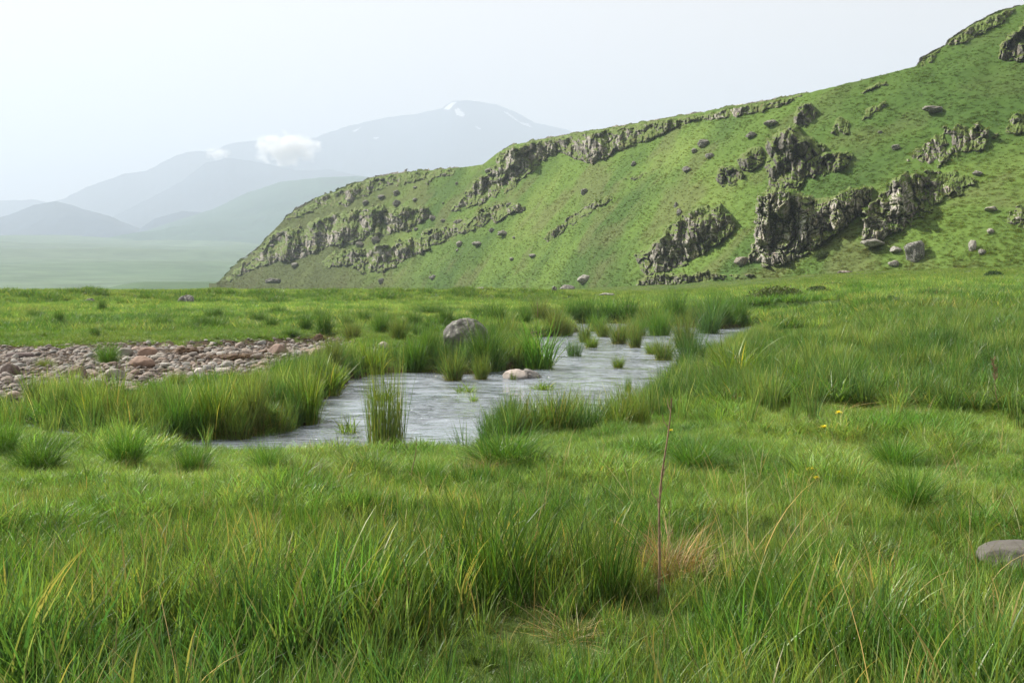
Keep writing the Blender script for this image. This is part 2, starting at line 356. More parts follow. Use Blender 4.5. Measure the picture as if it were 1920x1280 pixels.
crag('escarpment', [(414, 526), (440, 500), (470, 478), (500, 455), (520, 432), (548, 420), (566, 428), (600, 405), (640, 392), (690, 388), (745, 385), (800, 380), (812, 398), (770, 425), (700, 450), (650, 462), (612, 466), (570, 484), (510, 496), (470, 510), (430, 525)],
     'long dark craggy cliff at the low far end of the ridge', M_CRAG, .55, 1.7, 2.6, seed=1, cat='cliff', jag=9)
crag('rock_ledge', [(535, 410), (560, 392), (590, 374), (640, 353), (690, 336), (760, 324), (850, 315), (862, 322), (800, 340), (740, 352), (690, 366), (640, 384), (590, 396), (556, 415)],
     'thin mossy rock rim along the skyline above the far cliff', M_CRAG, .35, 1.0, 2.0, seed=2, cat='rock ledge', jag=9, ragged=.2)
crag('rock_band', [(585, 494), (640, 470), (720, 458), (770, 446), (800, 428), (860, 412), (930, 386), (985, 382), (992, 394), (935, 418), (880, 440), (830, 452), (790, 474), (745, 492), (720, 511), (690, 516), (665, 506), (620, 503)],
     'lower mossy rock band under the far cliff, with a dark rounded foot', M_CRAG, .5, 1.5, 2.4, seed=3, cat='rock band', jag=10)
crag('cliff', [(845, 388), (872, 352), (888, 338), (905, 326), (930, 298), (955, 276), (1000, 267), (1040, 260), (1050, 285), (1012, 312), (985, 338), (950, 368), (900, 386)],
     'steep dark cliff stepping down from the middle of the skyline', M_CRAG, .6, 1.5, 2.2, seed=4, cat='cliff', jag=8)
crag('cliff', [(1035, 262), (1075, 250), (1130, 241), (1200, 231), (1260, 222), (1300, 214), (1322, 224), (1262, 244), (1205, 266), (1150, 287), (1110, 302), (1075, 292), (1040, 286)],
     'grey blocky cliff band of upright boulders just under the ridge top', M_CRAG, .7, 1.3, 1.9, seed=5, cat='cliff', jag=5)
crag('rock_ledge', [(1310, 215), (1360, 204), (1420, 193), (1480, 181), (1512, 176), (1476, 197), (1425, 212), (1370, 224), (1318, 226)],
     'narrow flat grey ledge tapering out along the ridge top', M_CRAG_PALE, .45, .8, 1.5, seed=6, cat='rock ledge', jag=5)
crag('outcrop', [(1012, 444), (1032, 420), (1062, 398), (1090, 378), (1146, 360), (1152, 372), (1112, 394), (1070, 418), (1040, 436)],
     'slanting low line of grey rock on the open green slope', M_CRAG, .3, .9, 1.5, seed=7, cat='outcrop', jag=9)
crag('crag', [(1190, 482), (1214, 468), (1236, 446), (1252, 426), (1285, 402), (1312, 384), (1350, 377), (1380, 402), (1376, 430), (1352, 448), (1330, 466), (1305, 484), (1280, 502), (1250, 512), (1212, 520), (1194, 506)],
     'squat brown-grey crag at the slope foot, with a paler streaked lower face', M_CRAG, .75, 1.5, 1.8, seed=8, cat='crag', jag=6)
crag('rubble_bank', [(1178, 540), (1200, 524), (1214, 516), (1250, 508), (1290, 513), (1325, 502), (1350, 508), (1430, 514), (1345, 523), (1290, 534), (1230, 540)],
     'low broken rock rubble spread in front of the squat crag', M_CRAG, .9, 1.5, 1.2, seed=9, cat='rubble', jag=7)
crag('crag', [(1398, 488), (1412, 440), (1416, 390), (1420, 346), (1450, 335), (1490, 340), (1530, 362), (1570, 362), (1592, 345), (1634, 342), (1640, 372), (1618, 398), (1592, 422), (1560, 452), (1528, 474), (1500, 490), (1460, 499), (1420, 498)],
     'tallest crag, a grey cliff face with a dark cleft in the middle of the slope', M_CRAG_PALE, .92, 2.0, 2.0, seed=10, cat='crag', jag=6, step=1.0)
crag('crag', [(1438, 350), (1434, 300), (1436, 256), (1462, 240), (1492, 232), (1528, 256), (1552, 262), (1548, 300), (1512, 318), (1500, 350), (1470, 352)],
     'mossy dark crag rising directly behind the tallest crag', M_CRAG_DARK, .62, 1.4, 1.6, seed=12, cat='crag', jag=7)
crag('outcrop', [(1506, 312), (1508, 286), (1534, 274), (1574, 272), (1600, 284), (1594, 304), (1562, 318), (1530, 328)],
     'dark overhanging rock block with a green shaded hollow below it', M_CRAG_DARK, .9, 1.8, 1.6, seed=13, cat='outcrop', jag=4)
crag('outcrop', [(1340, 334), (1346, 314), (1366, 308), (1388, 312), (1400, 320), (1386, 340), (1354, 350)],
     'dark rounded rock knob projecting from the slope, lower of a pair', M_CRAG_DARK, .7, 1.2, 1.3, seed=14, cat='outcrop', jag=3)
crag('outcrop', [(1380, 296), (1400, 278), (1428, 268), (1440, 282), (1436, 300), (1404, 316), (1386, 312)],
     'dark blocky rock knob touching the mossy crag, upper of a pair', M_CRAG_DARK, .65, 1.1, 1.3, seed=15, cat='outcrop', jag=4)
crag('outcrop', [(1484, 236), (1494, 198), (1520, 192), (1534, 208), (1524, 226), (1500, 242)],
     'small rock pinnacle standing highest above the mossy crag', M_CRAG, .7, 1., 1.2, seed=16, cat='outcrop', jag=4)
crag('outcrop', [(1556, 244), (1564, 222), (1578, 213), (1592, 224), (1594, 246), (1572, 250)],
     'small upright grey rock on the slope beside the pinnacle', M_CRAG, .6, 1., 1.1, seed=17, cat='outcrop', jag=3)
crag('outcrop', [(1608, 226), (1624, 204), (1660, 190), (1666, 200), (1640, 214), (1618, 228)],
     'thin slanting grey rock streak on the high slope', M_CRAG, .4, .8, 1.2, seed=18, cat='outcrop', jag=4)
crag('outcrop', [(1612, 176), (1628, 162), (1662, 151), (1668, 160), (1638, 172), (1620, 182)],
     'two small rocks just below the skyline above the thin rock streak', M_CRAG, .5, .8, 1.2, seed=19, cat='outcrop', jag=4)
crag('crag', [(1616, 462), (1614, 420), (1622, 380), (1648, 356), (1664, 336), (1690, 314), (1726, 312), (1720, 340), (1738, 366), (1724, 400), (1704, 434), (1676, 444), (1650, 462)],
     'pale grey crag veined with grass, next along the slope from the tallest', M_CRAG_PALE, .7, 1.4, 1.6, seed=20, cat='crag', jag=8)
crag('outcrop', [(1668, 346), (1702, 318), (1745, 308), (1800, 316), (1832, 334), (1804, 358), (1770, 372), (1746, 396), (1722, 402), (1706, 372)],
     'pale stones showing through brownish turf over the pale veined crag', M_CRAG_PALE, .25, .9, 1.2, seed=31, cat='outcrop', jag=14)
crag('outcrop', [(1698, 292), (1722, 270), (1744, 252), (1788, 236), (1810, 236), (1850, 236), (1868, 252), (1846, 276), (1800, 280), (1770, 298), (1735, 300)],
     'scattered pale rocks half sunk in the high grassy slope', M_CRAG_PALE, .35, 1.0, 1.3, seed=21, cat='outcrop', jag=13)
crag('cliff', [(1868, 118), (1876, 84), (1900, 56), (1935, 30), (2000, 10), (2010, 110), (1940, 128), (1905, 124)],
     'dark vertical cliff at the highest edge of the ridge', M_CRAG_DARK, .85, 1.4, 1.4, seed=22, cat='cliff', jag=6)
crag('skyline_rock', [(1722, 136), (1728, 106), (1744, 98), (1768, 88), (1756, 108), (1742, 130)],
     'small knobbly rocks on the skyline where the ridge steepens', M_CRAG, .5, .9, 1.1, seed=23, cat='outcrop', jag=3)
crag('skyline_rock', [(1776, 86), (1786, 68), (1826, 42), (1868, 24), (1908, 12), (1890, 40), (1850, 60), (1806, 84)],
     'ragged grey rocks crowning the highest stretch of skyline', M_CRAG, .5, 1.0, 1.2, seed=24, cat='outcrop', jag=4)
crag('outcrop', [(1876, 250), (1890, 222), (1925, 205), (1960, 200), (1950, 235), (1905, 256)],
     'brownish weathered rock low in the slope near the sunk pale rocks', M_CRAG, .35, .8, 1.1, seed=25, cat='outcrop', jag=8)
crag('outcrop', [(1880, 420), (1905, 390), (1960, 372), (1960, 440), (1910, 440)],
     'bank of small weathered stones where the slope meets the meadow edge', M_CRAG, .3, .7, 1., seed=26, cat='outcrop', jag=12)
crag('outcrop', [(1168, 335), (1190, 322), (1214, 318), (1218, 326), (1192, 334)],
     'low grey rock alone on the green slope under the ridge cliff', M_CRAG, .4, .7, 1., seed=27, cat='outcrop', jag=4)

# ------------------------------------------------------------------ mountains and foothills far off in the haze
def mountain_mat(name, a, b, c, scale):
    m = NT(name); n1 = m.noise(scale, 6, .6); n2 = m.noise(scale * 6, 5, .6); k = m.mix(m.ramp(n1, .4, .6), a, b); k = m.mix(m.ramp(n2, .5, .7, 0, .7), k, c)
    sn = m.attr('snow').outputs['Fac']; k = m.mix(sn, k, (.8, .82, .85)); m.set(m.bsdf, Base_Color=k, Roughness=1.); m.bsdf.inputs['Specular IOR Level'].default_value = 0
    return m.m
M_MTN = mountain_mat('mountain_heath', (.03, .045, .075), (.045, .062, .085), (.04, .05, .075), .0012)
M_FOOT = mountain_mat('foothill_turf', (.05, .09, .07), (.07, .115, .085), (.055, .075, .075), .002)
def mountain(name, pts, rc, rf, zf, mat, rug=1., seed=0, snow=None, nc=520, nr=110):
    a, T = azT(np.array([p[0] for p in pts]), np.array([p[1] for p in pts]))
    az = np.linspace(a[0], a[-1], nc); Tc = np.interp(az, a, T); Tc += fbm(P2(az * 160, az * 0, seed + .5), 5) * .0016 * rug
    t = np.concatenate([np.linspace(0, 1, nr), [1.05, 1.2, 1.5]]); A, TT = np.meshgrid(az, t); tt = np.minimum(TT, 1)
    rcv = rc + 500 * fbm(P2(az * 9, az * 0, seed + 2.), 2); zc = CAM_Z + Tc * rcv
    R = rf + (rcv[None] - rf) * TT; Zb = zf + (zc[None] - zf) * tt ** 1.25 - np.maximum(TT - 1, 0) * 900
    X = R * np.sin(A); Y = R * np.cos(A); n = fbm(P2(X.ravel() / 900, Y.ravel() / 1500, seed), 6, .52, True).reshape(X.shape)
    Z = Zb + n * 150 * rug * np.sin(np.pi * np.clip(tt, 0, 1) ** .9) * ss(1, .82, tt)
    sn = np.zeros(X.size)
    if snow:
        d = np.hypot(np.hypot(X, Y), Z - CAM_Z).ravel(); py_el = (Z.ravel() - CAM_Z) / np.hypot(X, Y).ravel()
        for poly in snow:
            pa, pT = azT(np.array([p[0] for p in poly]), np.array([p[1] for p in poly]))
            sn = np.maximum(sn, in_poly(A.ravel() * 1000, py_el * 1000, list(zip(pa * 1000, pT * 1000))).astype(float))
    o = link(name, make_mesh(name, np.stack([X, Y, Z], -1).reshape(-1, 3), grid_faces(*X.shape), mat, attrs={'snow': sn})); tag(o, kind='structure')
mountain('mountain', [(-900, 470), (-300, 395), (0, 376), (60, 374), (90, 379), (116, 374), (140, 362), (165, 350), (200, 338), (232, 326), (272, 321), (330, 292), (352, 285), (372, 283), (400, 284), (420, 272), (452, 266), (492, 262), (560, 262), (590, 258), (640, 240), (720, 221), (780, 214), (826, 204), (848, 190), (882, 188), (930, 196), (962, 208), (1002, 230), (1042, 238), (1072, 247), (1150, 262), (1400, 320)],
         8600, 6800, 60, M_MTN, .8, 1, snow=[[(832, 204), (848, 192), (856, 192), (842, 206)], [(852, 206), (860, 203), (872, 215), (868, 220), (856, 216)], [(944, 210), (950, 210), (974, 228), (990, 232), (1000, 240), (980, 234)], [(660, 246), (678, 238), (666, 248)], [(700, 258), (712, 257), (706, 261)], [(890, 236), (904, 242), (898, 243)]], nc=1100, nr=240)
mountain('mountain_ridge', [(100, 470), (200, 412), (280, 372), (340, 340), (385, 305), (430, 296), (470, 302), (520, 312), (560, 320), (620, 318), (680, 330), (760, 352), (900, 380)], 7000, 5600, 60, M_MTN, .7, 2)
mountain('foothill', [(-700, 470), (-250, 438), (-60, 420), (0, 408), (36, 396), (62, 385), (104, 377), (130, 383), (162, 394), (205, 405), (250, 424), (300, 440), (360, 462), (420, 480)], 5300, 4300, 70, M_MTN, .6, 3)
mountain('foothill', [(180, 480), (240, 444), (290, 410), (340, 396), (380, 398), (430, 396), (500, 400), (600, 420)], 4900, 4100, 80, M_MTN, .5, 5)
mountain('foothill', [(100, 470), (200, 452), (262, 436), (330, 414), (400, 392), (462, 362), (526, 341), (600, 333), (672, 330), (760, 338), (900, 360)], 4300, 2900, 85, M_FOOT, .35, 4)

# ------------------------------------------------------------------ the hazy morning air
hm = bpy.data.materials.new('haze_air'); hm.use_nodes = True; hn_ = hm.node_tree; hn_.nodes.remove(hn_.nodes['Principled BSDF'])
pv = hn_.nodes.new("ShaderNodeVolumePrincipled"); pv.inputs['Color'].default_value = (.488, .56, .67, 1); pv.inputs['Density'].default_value = HAZE_DENSITY; pv.inputs['Anisotropy'].default_value = .2
hn_.links.new(pv.outputs[0], hn_.nodes['Material Output'].inputs['Volume'])
bm = bmesh.new(); bmesh.ops.create_cube(bm, size=1); hme = bpy.data.meshes.new('haze'); bm.to_mesh(hme); bm.free(); hme.materials.append(hm)
lo, hi = Vector((-12000, -4200, -20)), Vector((12000, 12500, 1750))
tag(link('haze', hme, (lo + hi) / 2, (0, 0, 0), hi - lo), kind='stuff')

# ------------------------------------------------------------------ water
wm = NT('stream_water')
wc = wm.map((1, 1, 1)); w1 = wm.noise(1.25, 2, .5, wm.map((.75, 1.5, 1)), .8); w2 = wm.noise(3.6, 3, .6, wm.map((.7, 1.3, 1)), 1.); w3 = wm.noise(24, 3, .6, wm.map((.8, 1.2, 1)), .4)
patch = wm.ramp(wm.noise(.4, 3), .4, .6, .12, 1.15)
h = wm.math('ADD', wm.math('MULTIPLY', w1, 1.0), wm.math('MULTIPLY', w2, .42)); h = wm.math('ADD', h, wm.math('MULTIPLY', w3, .05)); h = wm.math('MULTIPLY', h, patch)
wm.set(wm.bsdf, Base_Color=(.215, .25, .285), Roughness=.035, IOR=1.75, Normal=wm.bump(h, 1., .36))
wxs = [p[0] for p in STREAM]; wys = [p[1] for p in STREAM]
gx = np.linspace(min(wxs) - 1, max(wxs) + 1, 260); gy = np.linspace(min(wys) - 1, max(wys) + 1, 420); GX, GY = np.meshgrid(gx, gy)
sw = sdf(GX.ravel(), GY.ravel(), STREAM).reshape(GX.shape) < .9
keep = sw[:-1, :-1] | sw[1:, 1:] | sw[:-1, 1:] | sw[1:, :-1]
wz = WATER + .03 * fbm(P2(GX.ravel() / 1.3, GY.ravel() / .7), 3)
v, f, _ = compact(np.stack([GX.ravel(), GY.ravel(), wz], 1), grid_faces(*GX.shape, keep))
tag(link('stream_water', make_mesh('stream_water', v, f, wm.m)), kind='structure')

# ------------------------------------------------------------------ grass blades and tufts
def blade_mat(name, trans=.45, rough=.42, spec=.3):
    m = NT(name); ti = m.attr('tint', 'INSTANCER').outputs['Color']; bv = m.attr('bv').outputs['Vector']
    c = m.mix(1.0, ti, bv, 'MULTIPLY'); m.set(m.bsdf, Base_Color=c, Roughness=rough); m.bsdf.inputs['Specular IOR Level'].default_value = spec
    tr = m.n.new("ShaderNodeBsdfTranslucent"); m.l.new(m.mix(1.0, c, (1.18, 1.2, .65), 'MULTIPLY'), tr.inputs[0])
    ms = m.n.new("ShaderNodeMixShader"); ms.inputs[0].default_value = trans; m.l.new(m.bsdf.outputs[0], ms.inputs[1]); m.l.new(tr.outputs[0], ms.inputs[2]); m.l.new(ms.outputs[0], m.out.inputs['Surface'])
    return m.m
M_BLADE = blade_mat('grass_blade'); M_STRAW = blade_mat('dry_straw', .2, .6, .15)

def blades(n, rad, length, width, lean, curve, seed, segs=4, lv=.35, dry=.06, fold=0., power=.7, tipdry=.25, up=0.):
    """n tapering blades rooted in a disc; returns verts, faces, per-vertex colour factor"""
    g = np.random.default_rng(seed); th = g.uniform(0, 2 * np.pi, n); rd = rad * g.uniform(0, 1, n) ** power
    bx, by = rd * np.cos(th), rd * np.sin(th)
    L = length * np.clip(g.normal(1, lv, n), .3, 1.7); w = width * g.uniform(.6, 1.25, n)
    da = th + g.normal(0, 1.1, n); ln = np.abs(g.normal(lean, lean * .6, n)) * (.35 + .65 * rd / max(rad, 1e-6)); cu = g.normal(curve, curve * .5, n)
    t = np.linspace(0, 1, segs + 1)[None]; ang = ln[:, None] + cu[:, None] * t ** 1.4
    dl = L[:, None] / segs; hx = np.concatenate([np.zeros((n, 1)), np.cumsum(np.sin(ang[:, 1:]) * dl, 1)], 1); hz = np.concatenate([np.zeros((n, 1)), np.cumsum(np.cos(ang[:, 1:]) * dl, 1)], 1)
    cx = bx[:, None] + hx * np.cos(da)[:, None]; cyy = by[:, None] + hx * np.sin(da)[:, None]; cz = hz - .02 * length
    tw = (g.uniform(0, np.pi, n))[:, None] + g.normal(0, .5, n)[:, None] * t
    ww = w[:, None] * .5 * np.clip(1.15 - t ** 1.8 * 1.13, .02, 1) * (.65 + .35 * np.minimum(1, t * 4)); ox, oy = np.cos(tw) * ww, np.sin(tw) * ww
    v = np.empty((n, segs + 1, 2, 3)); v[:, :, 0] = np.stack([cx - ox, cyy - oy, cz], -1); v[:, :, 1] = np.stack([cx + ox, cyy + oy, cz], -1)
    b = (np.arange(n) * (segs + 1) * 2)[:, None] + (np.arange(segs) * 2)[None]; f = np.stack([b, b + 1, b + 3, b + 2], -1).reshape(-1, 4)
    br = g.uniform(.55, 1.45, n); ye = g.uniform(.8, 1.3, n)
    col = np.stack([br * ye, br, br * (2 - ye) * .9], -1)[:, None, None] * np.ones((1, segs + 1, 2, 1))
    tip = (t ** 2)[0][None, :, None, None] * tipdry; col = col * (1 + tip * np.array([1.0, .55, .1]))
    base = (1 - np.minimum(1, t * 5))[0][None, :, None, None]; col = col * (1 + base * np.array([.5, .1, -.1]))
    dr = g.uniform(0, 1, n) < dry; col[dr] = col[dr] * np.array([2.2, 1.4, 2.5])
    return v.reshape(-1, 3), f, col.reshape(-1, 3)
def join(parts):
    v, f, c, o = [], [], [], 0
    for a, b, d in parts: v.append(a); f.append(b + o); c.append(d); o += len(a)
    return np.concatenate(v), np.concatenate(f), np.concatenate(c)
def blade_mesh(name, parts, mat=None):
    v, f, c = join(parts); return make_mesh(name, v, f, mat or M_BLADE, attrs={'bv': c})

# tuft shapes for the continuous sward: drawn only through the points of the grass objects below
TUFTS = bpy.data.collections.new('tufts')
_k = 0
M_DEW = NT('dew'); M_DEW.set(M_DEW.bsdf, Base_Color=(.85, .9, .88), Roughness=.12); M_DEW.bsdf.inputs['Specular IOR Level'].default_value = 1.0
def dewy(parts, n, rad, seed):
    g = np.random.default_rng(seed); v, f, c = join(parts); up_ = np.nonzero(v[:, 2] > .35)[0]; o = np.array([[1, 0, 0], [0, 1, 0], [-1, 0, 0], [0, -1, 0], [0, 0, 1], [0, 0, -1.]])
    vv, ff = [v], []
    for k in range(n):
        b = len(v) + 6 * k; vv.append(v[g.choice(up_)] + o * rad * g.uniform(.6, 1.2)); ff += [(b, b + 1, b + 4, b + 4), (b + 1, b + 2, b + 4, b + 4), (b + 2, b + 3, b + 4, b + 4), (b + 3, b, b + 4, b + 4), (b + 1, b, b + 5, b + 5), (b + 2, b + 1, b + 5, b + 5), (b + 3, b + 2, b + 5, b + 5), (b, b + 3, b + 5, b + 5)]
    nb = len(f); me = bpy.data.meshes.new('dewy'); F_ = [tuple(int(q) for q in r) for r in f] + [t_[:3] for t_ in ff]; V_ = np.concatenate(vv); me.from_pydata([tuple(q) for q in V_], [], F_)
    me.materials.append(M_BLADE); me.materials.append(M_DEW.m); mi = np.zeros(len(F_), np.int32); mi[nb:] = 1; me.polygons.foreach_set('material_index', mi); me.polygons.foreach_set('use_smooth', np.ones(len(F_), bool))
    a = me.attributes.new('bv', 'FLOAT_VECTOR', 'POINT'); a.data.foreach_set('vector', np.concatenate([c, np.ones((6 * n, 3))]).astype(np.float32).ravel()); me.update(); return me
def tuft(parts, mat=None, dew=0):
    global _k
    o = bpy.data.objects.new('tuft_%02d' % _k, dewy(parts, dew,   .0068, 77 + _k) if dew else blade_mesh('tuft_%02d' % _k, parts, mat)); TUFTS.objects.link(o); _k += 1; return _k - 1
K_NEAR = [tuft([blades(24, .2, 1., .032, .18, .42, 100 + i, 6, .35, .05), blades(12, .24, .6, .016, .5, .6, 140 + i, 4, .4, .12)], None, 3) for i in range(4)]       # coarse long blades, unit length
K_LAWN = [tuft([blades(46, .45, 1., .045, .55, .8, 200 + i, 4, .4, .05)]) for i in range(4)]
K_SEDGE = [tuft([blades(44, .13, 1., .016, .12, .32, 300 + i, 5, .22, .06)]) for i in range(3)]
K_FAR = [tuft([blades(46, .5, 1., .06, .4, .6, 400 + i, 3, .4, .02)]) for i in range(3)]
K_HILL = [tuft([blades(40, .9, 1., .16, .5, .7, 500 + i, 2, .4, .04)]) for i in range(3)]
K_DRY = [tuft([blades(9, .2, 1., .007, .3, .55, 600 + i, 6, .3, 0)], M_STRAW) for i in range(3)]

def scatter_object(name, P, kinds, rz, scl, tint, tilt=None):
    n = len(P); me = bpy.data.meshes.new(name); me.vertices.add(n); me.vertices.foreach_set("co", np.asarray(P, np.float32).ravel())
    def at(nm, ty, d, key): a = me.attributes.new(nm, ty, 'POINT'); a.data.foreach_set(key, np.ascontiguousarray(d).ravel())
    at('k', 'INT', kinds.astype(np.int32), 'value')
    rot = np.zeros((n, 3), np.float32); rot[:, 2] = rz
    if tilt is not None: rot[:, 0] = tilt[:, 0]; rot[:, 1] = tilt[:, 1]
    at('rot', 'FLOAT_VECTOR', rot, 'vector'); at('scl', 'FLOAT_VECTOR', np.asarray(scl, np.float32), 'vector'); at('tint', 'FLOAT_VECTOR', np.asarray(tint, np.float32), 'vector')
    o = link(name, me); ng = bpy.data.node_groups.new(name, 'GeometryNodeTree')
    ng.interface.new_socket('Geometry', in_out='INPUT', socket_type='NodeSocketGeometry'); ng.interface.new_socket('Geometry', in_out='OUTPUT', socket_type='NodeSocketGeometry')
    N = ng.nodes; L = ng.links; gi = N.new('NodeGroupInput'); go = N.new('NodeGroupOutput'); ip = N.new('GeometryNodeInstanceOnPoints'); ci = N.new('GeometryNodeCollectionInfo')
    ci.inputs[0].default_value = COLLS[name] if name in COLLS else TUFTS; ci.inputs['Separate Children'].default_value = True; ci.inputs['Reset Children'].default_value = True
    def na(nm, ty): q = N.new('GeometryNodeInputNamedAttribute'); q.data_type = ty; q.inputs[0].default_value = nm; return q.outputs[0]
    L.new(gi.outputs[0], ip.inputs['Points']); L.new(ci.outputs[0], ip.inputs['Instance']); ip.inputs['Pick Instance'].default_value = True
    L.new(na('k', 'INT'), ip.inputs['Instance Index']); L.new(na('rot', 'FLOAT_VECTOR'), ip.inputs['Rotation']); L.new(na('scl', 'FLOAT_VECTOR'), ip.inputs['Scale']); L.new(ip.outputs[0], go.inputs[0])
    md = o.modifiers.new('sward', 'NODES'); md.node_group = ng
    return o
COLLS = {}

LUSH = np.array([.074, .172, .032]); YEL = np.array([.172, .268, .082]); BLUE = np.array([.056, .132, .040]); OLIVE = np.array([.112, .160, .050]); STRAW = np.array([.42, .36, .22]); BRIGHT = np.array([.10, .19, .03])
def mixc(a, b, t): return a * (1 - t)[:, None] + b * t[:, None]
def sward_tint(x, y, seed=0., patch=1.):
    n1 = fbm(P2(x / (2.2 * patch), y / (2.2 * patch), seed), 3); n2 = fbm(P2(x / (5 * patch), y / (5 * patch), seed + 20), 3); n3 = fbm(P2(x / (.7 * patch), y / (.7 * patch), seed + 40), 2)
    c = mixc(np.tile(LUSH, (len(x), 1)), np.tile(YEL, (len(x), 1)), ss(-.3, .35, n1 + .3 * n3)); c = mixc(c, np.tile(BLUE, (len(x), 1)), .7 * ss(.05, .4, n2)); c = mixc(c, np.tile(OLIVE, (len(x), 1)), .6 * ss(.1, .4, -n2 + .4 * n3))
    return c * rng.uniform(.7, 1.3, (len(x), 1)) * (1.05 + .55 * n3)[:, None]
def polar(n, r0, r1, a0=-35, a1=35):
    r = np.sqrt(rng.uniform(r0 * r0, r1 * r1, n)); a = np.radians(rng.uniform(a0, a1, n)); return r * np.sin(a), r * np.cos(a), r, np.degrees(a)
def gravel_ok(x, y, s, g):  return (s > .10) & (g > .15 - rng.uniform(0, 1, len(x)) ** 6 * 1.2)
BATCH = []
def sow(n, r0, r1, fn, a0=-35, a1=35):
    x, y, r, a = polar(n, r0, r1, a0, a1); s = sdf(x, y, STREAM); g = sdf(x, y, GRAVEL) + .5 * fbm(P2(x, y), 2)
    ok = gravel_ok(x, y, s, g); x, y, r, a, s, g = [q[ok] for q in (x, y, r, a, s, g)]
    kind, L, tint, keep = fn(x, y, r, a, s, g)
    x, y, kind, L, tint = [q[keep] for q in (x, y, kind, L, tint)]
    BATCH.append((np.stack([x, y, ground_z(x, y) - .01], 1), kind, L, tint))
def pick(ks, n): return np.asarray(ks)[rng.integers(0, len(ks), n)]
PXS = lambda x, y: 960 + F * x / y            # rough photo column of a ground point

def near_fn(x, y, r, a, s, g):
    px = PXS(x, y); n = fbm(P2(x / .8, y / .8, 50.), 3)
    tall = ss(6.9, 5.2, r + .9 * n + .8 * ss(1000, 1500, px))
    L = (.11 + .14 * tall) * (1 + .5 * n) * rng.uniform(.7, 1.3, len(x))
    # the open dark pocket in the foreground
    pk = np.exp(-(((px - 1010) / 170) ** 2 + ((r - 4.55) / .4) ** 2)); keep = rng.uniform(0, 1, len(x)) > pk * .98; L *= 1 - .45 * ss(4.6, 4.2, r) * np.exp(-((px - 1010) / 260) ** 2); L *= 1 - .6 * np.exp(-(((px - 1240) / 130) ** 2 + ((r - 4.8) / .7) ** 2))
    t = sward_tint(x, y, 0., .45); t = mixc(t, np.tile(BLUE, (len(x), 1)), .28 * tall)
    return pick(K_NEAR, len(x)), L * (1 - .5 * pk), t, keep
sow(12500, 1.2, 8.6, near_fn, -66, 66)
def lawn_fn(x, y, r, a, s, g):
    px = PXS(x, y); n = fbm(P2(x / .8, y / .8, 50.), 3); n2 = fbm(P2(x / 1.7, y / 1.7, 60.), 3)
    L = (.075 + .13 * ss(-.05, .45, n2)) * (1 + .5 * n) * rng.uniform(.7, 1.3, len(x)) * (1 + .25 * ss(11, 16, r))
    t = sward_tint(x, y, 3., .6); t = mixc(t, np.tile(YEL * 1.1, (len(x), 1)), .6 * ss(.25, -.2, n2) * ss(6.5, 8, r)) * 1.16
    return pick(K_LAWN, len(x)), L, t, np.ones(len(x), bool)
sow(13000, 1.5, 7.5, lambda *q: (lambda k, L, t, kp: (k, L * .8, t * .8, kp))(*lawn_fn(*q)), -66, 66)
sow(41000, 7., 15, lawn_fn, -55, 55)
def mid_fn(x, y, r, a, s, g):
    n = fbm(P2(x / 1.3, y / 1.3, 70.), 3); n2 = fbm(P2(x / 4, y / 4, 75.), 2); right = ss(2, 9, a)
    L = (.12 + .14 * right) * (1 + .9 * n) * rng.uniform(.7, 1.35, len(x)) * (1 - .35 * ss(30, 60, r)) * (1 - .5 * ss(23, 27, r) * ss(4.5, 2, s))
    t = sward_tint(x, y, 5., 1.1); t = mixc(t, np.tile(BLUE, (len(x), 1)), .4 * right * ss(40, 20, r)); t = mixc(t, np.tile(BRIGHT, (len(x), 1)), .5 * (1 - right) * ss(22, 32, r) * ss(60, 40, r))
    return pick(K_LAWN + K_FAR[:1], len(x)), L, t, np.ones(len(x), bool)
sow(76000, 14, 42, mid_fn, -44, 44)
def far_fn(x, y, r, a, s, g):
    n = fbm(P2(x / 2.5, y / 2.5, 80.), 3); L = (.13 + .12 * ss(2, 10, a)) * (1 + .8 * n) * rng.uniform(.6, 1.4, len(x)) * ss(150, 70, r) + .08
    t = sward_tint(x, y, 8., 2.4) * (.9 + .5 * ss(40, 90, r))[:, None]; t = mixc(t, np.tile(np.array([.128, .205, .044]), (len(x), 1)), .65 * ss(60, 110, r)); t = mixc(t, np.tile(LUSH * .8, (len(x), 1)), .6 * ss(.1, .45, n))
    tr_ = ss(82, 88, r) * ss(104, 97, r) * ss(6, 0, a) * ss(-.1, .25, fbm(P2(x / 3, y / 3, 84.), 2)); L = L * (1 + 1.3 * tr_); t = mixc(t, np.tile(LUSH * .75, (len(x), 1)), .8 * tr_)  # left terrace bank: taller sedge, tint darkened to paint in the bank's shade
    return pick(K_FAR, len(x)), L * 1.15, t, np.ones(len(x), bool)
sow(80000, 40, 110, far_fn, -40, 40); sow(50000, 105, 200, far_fn, -35, 12); sow(26000, 100, 150, far_fn, 8, 35)
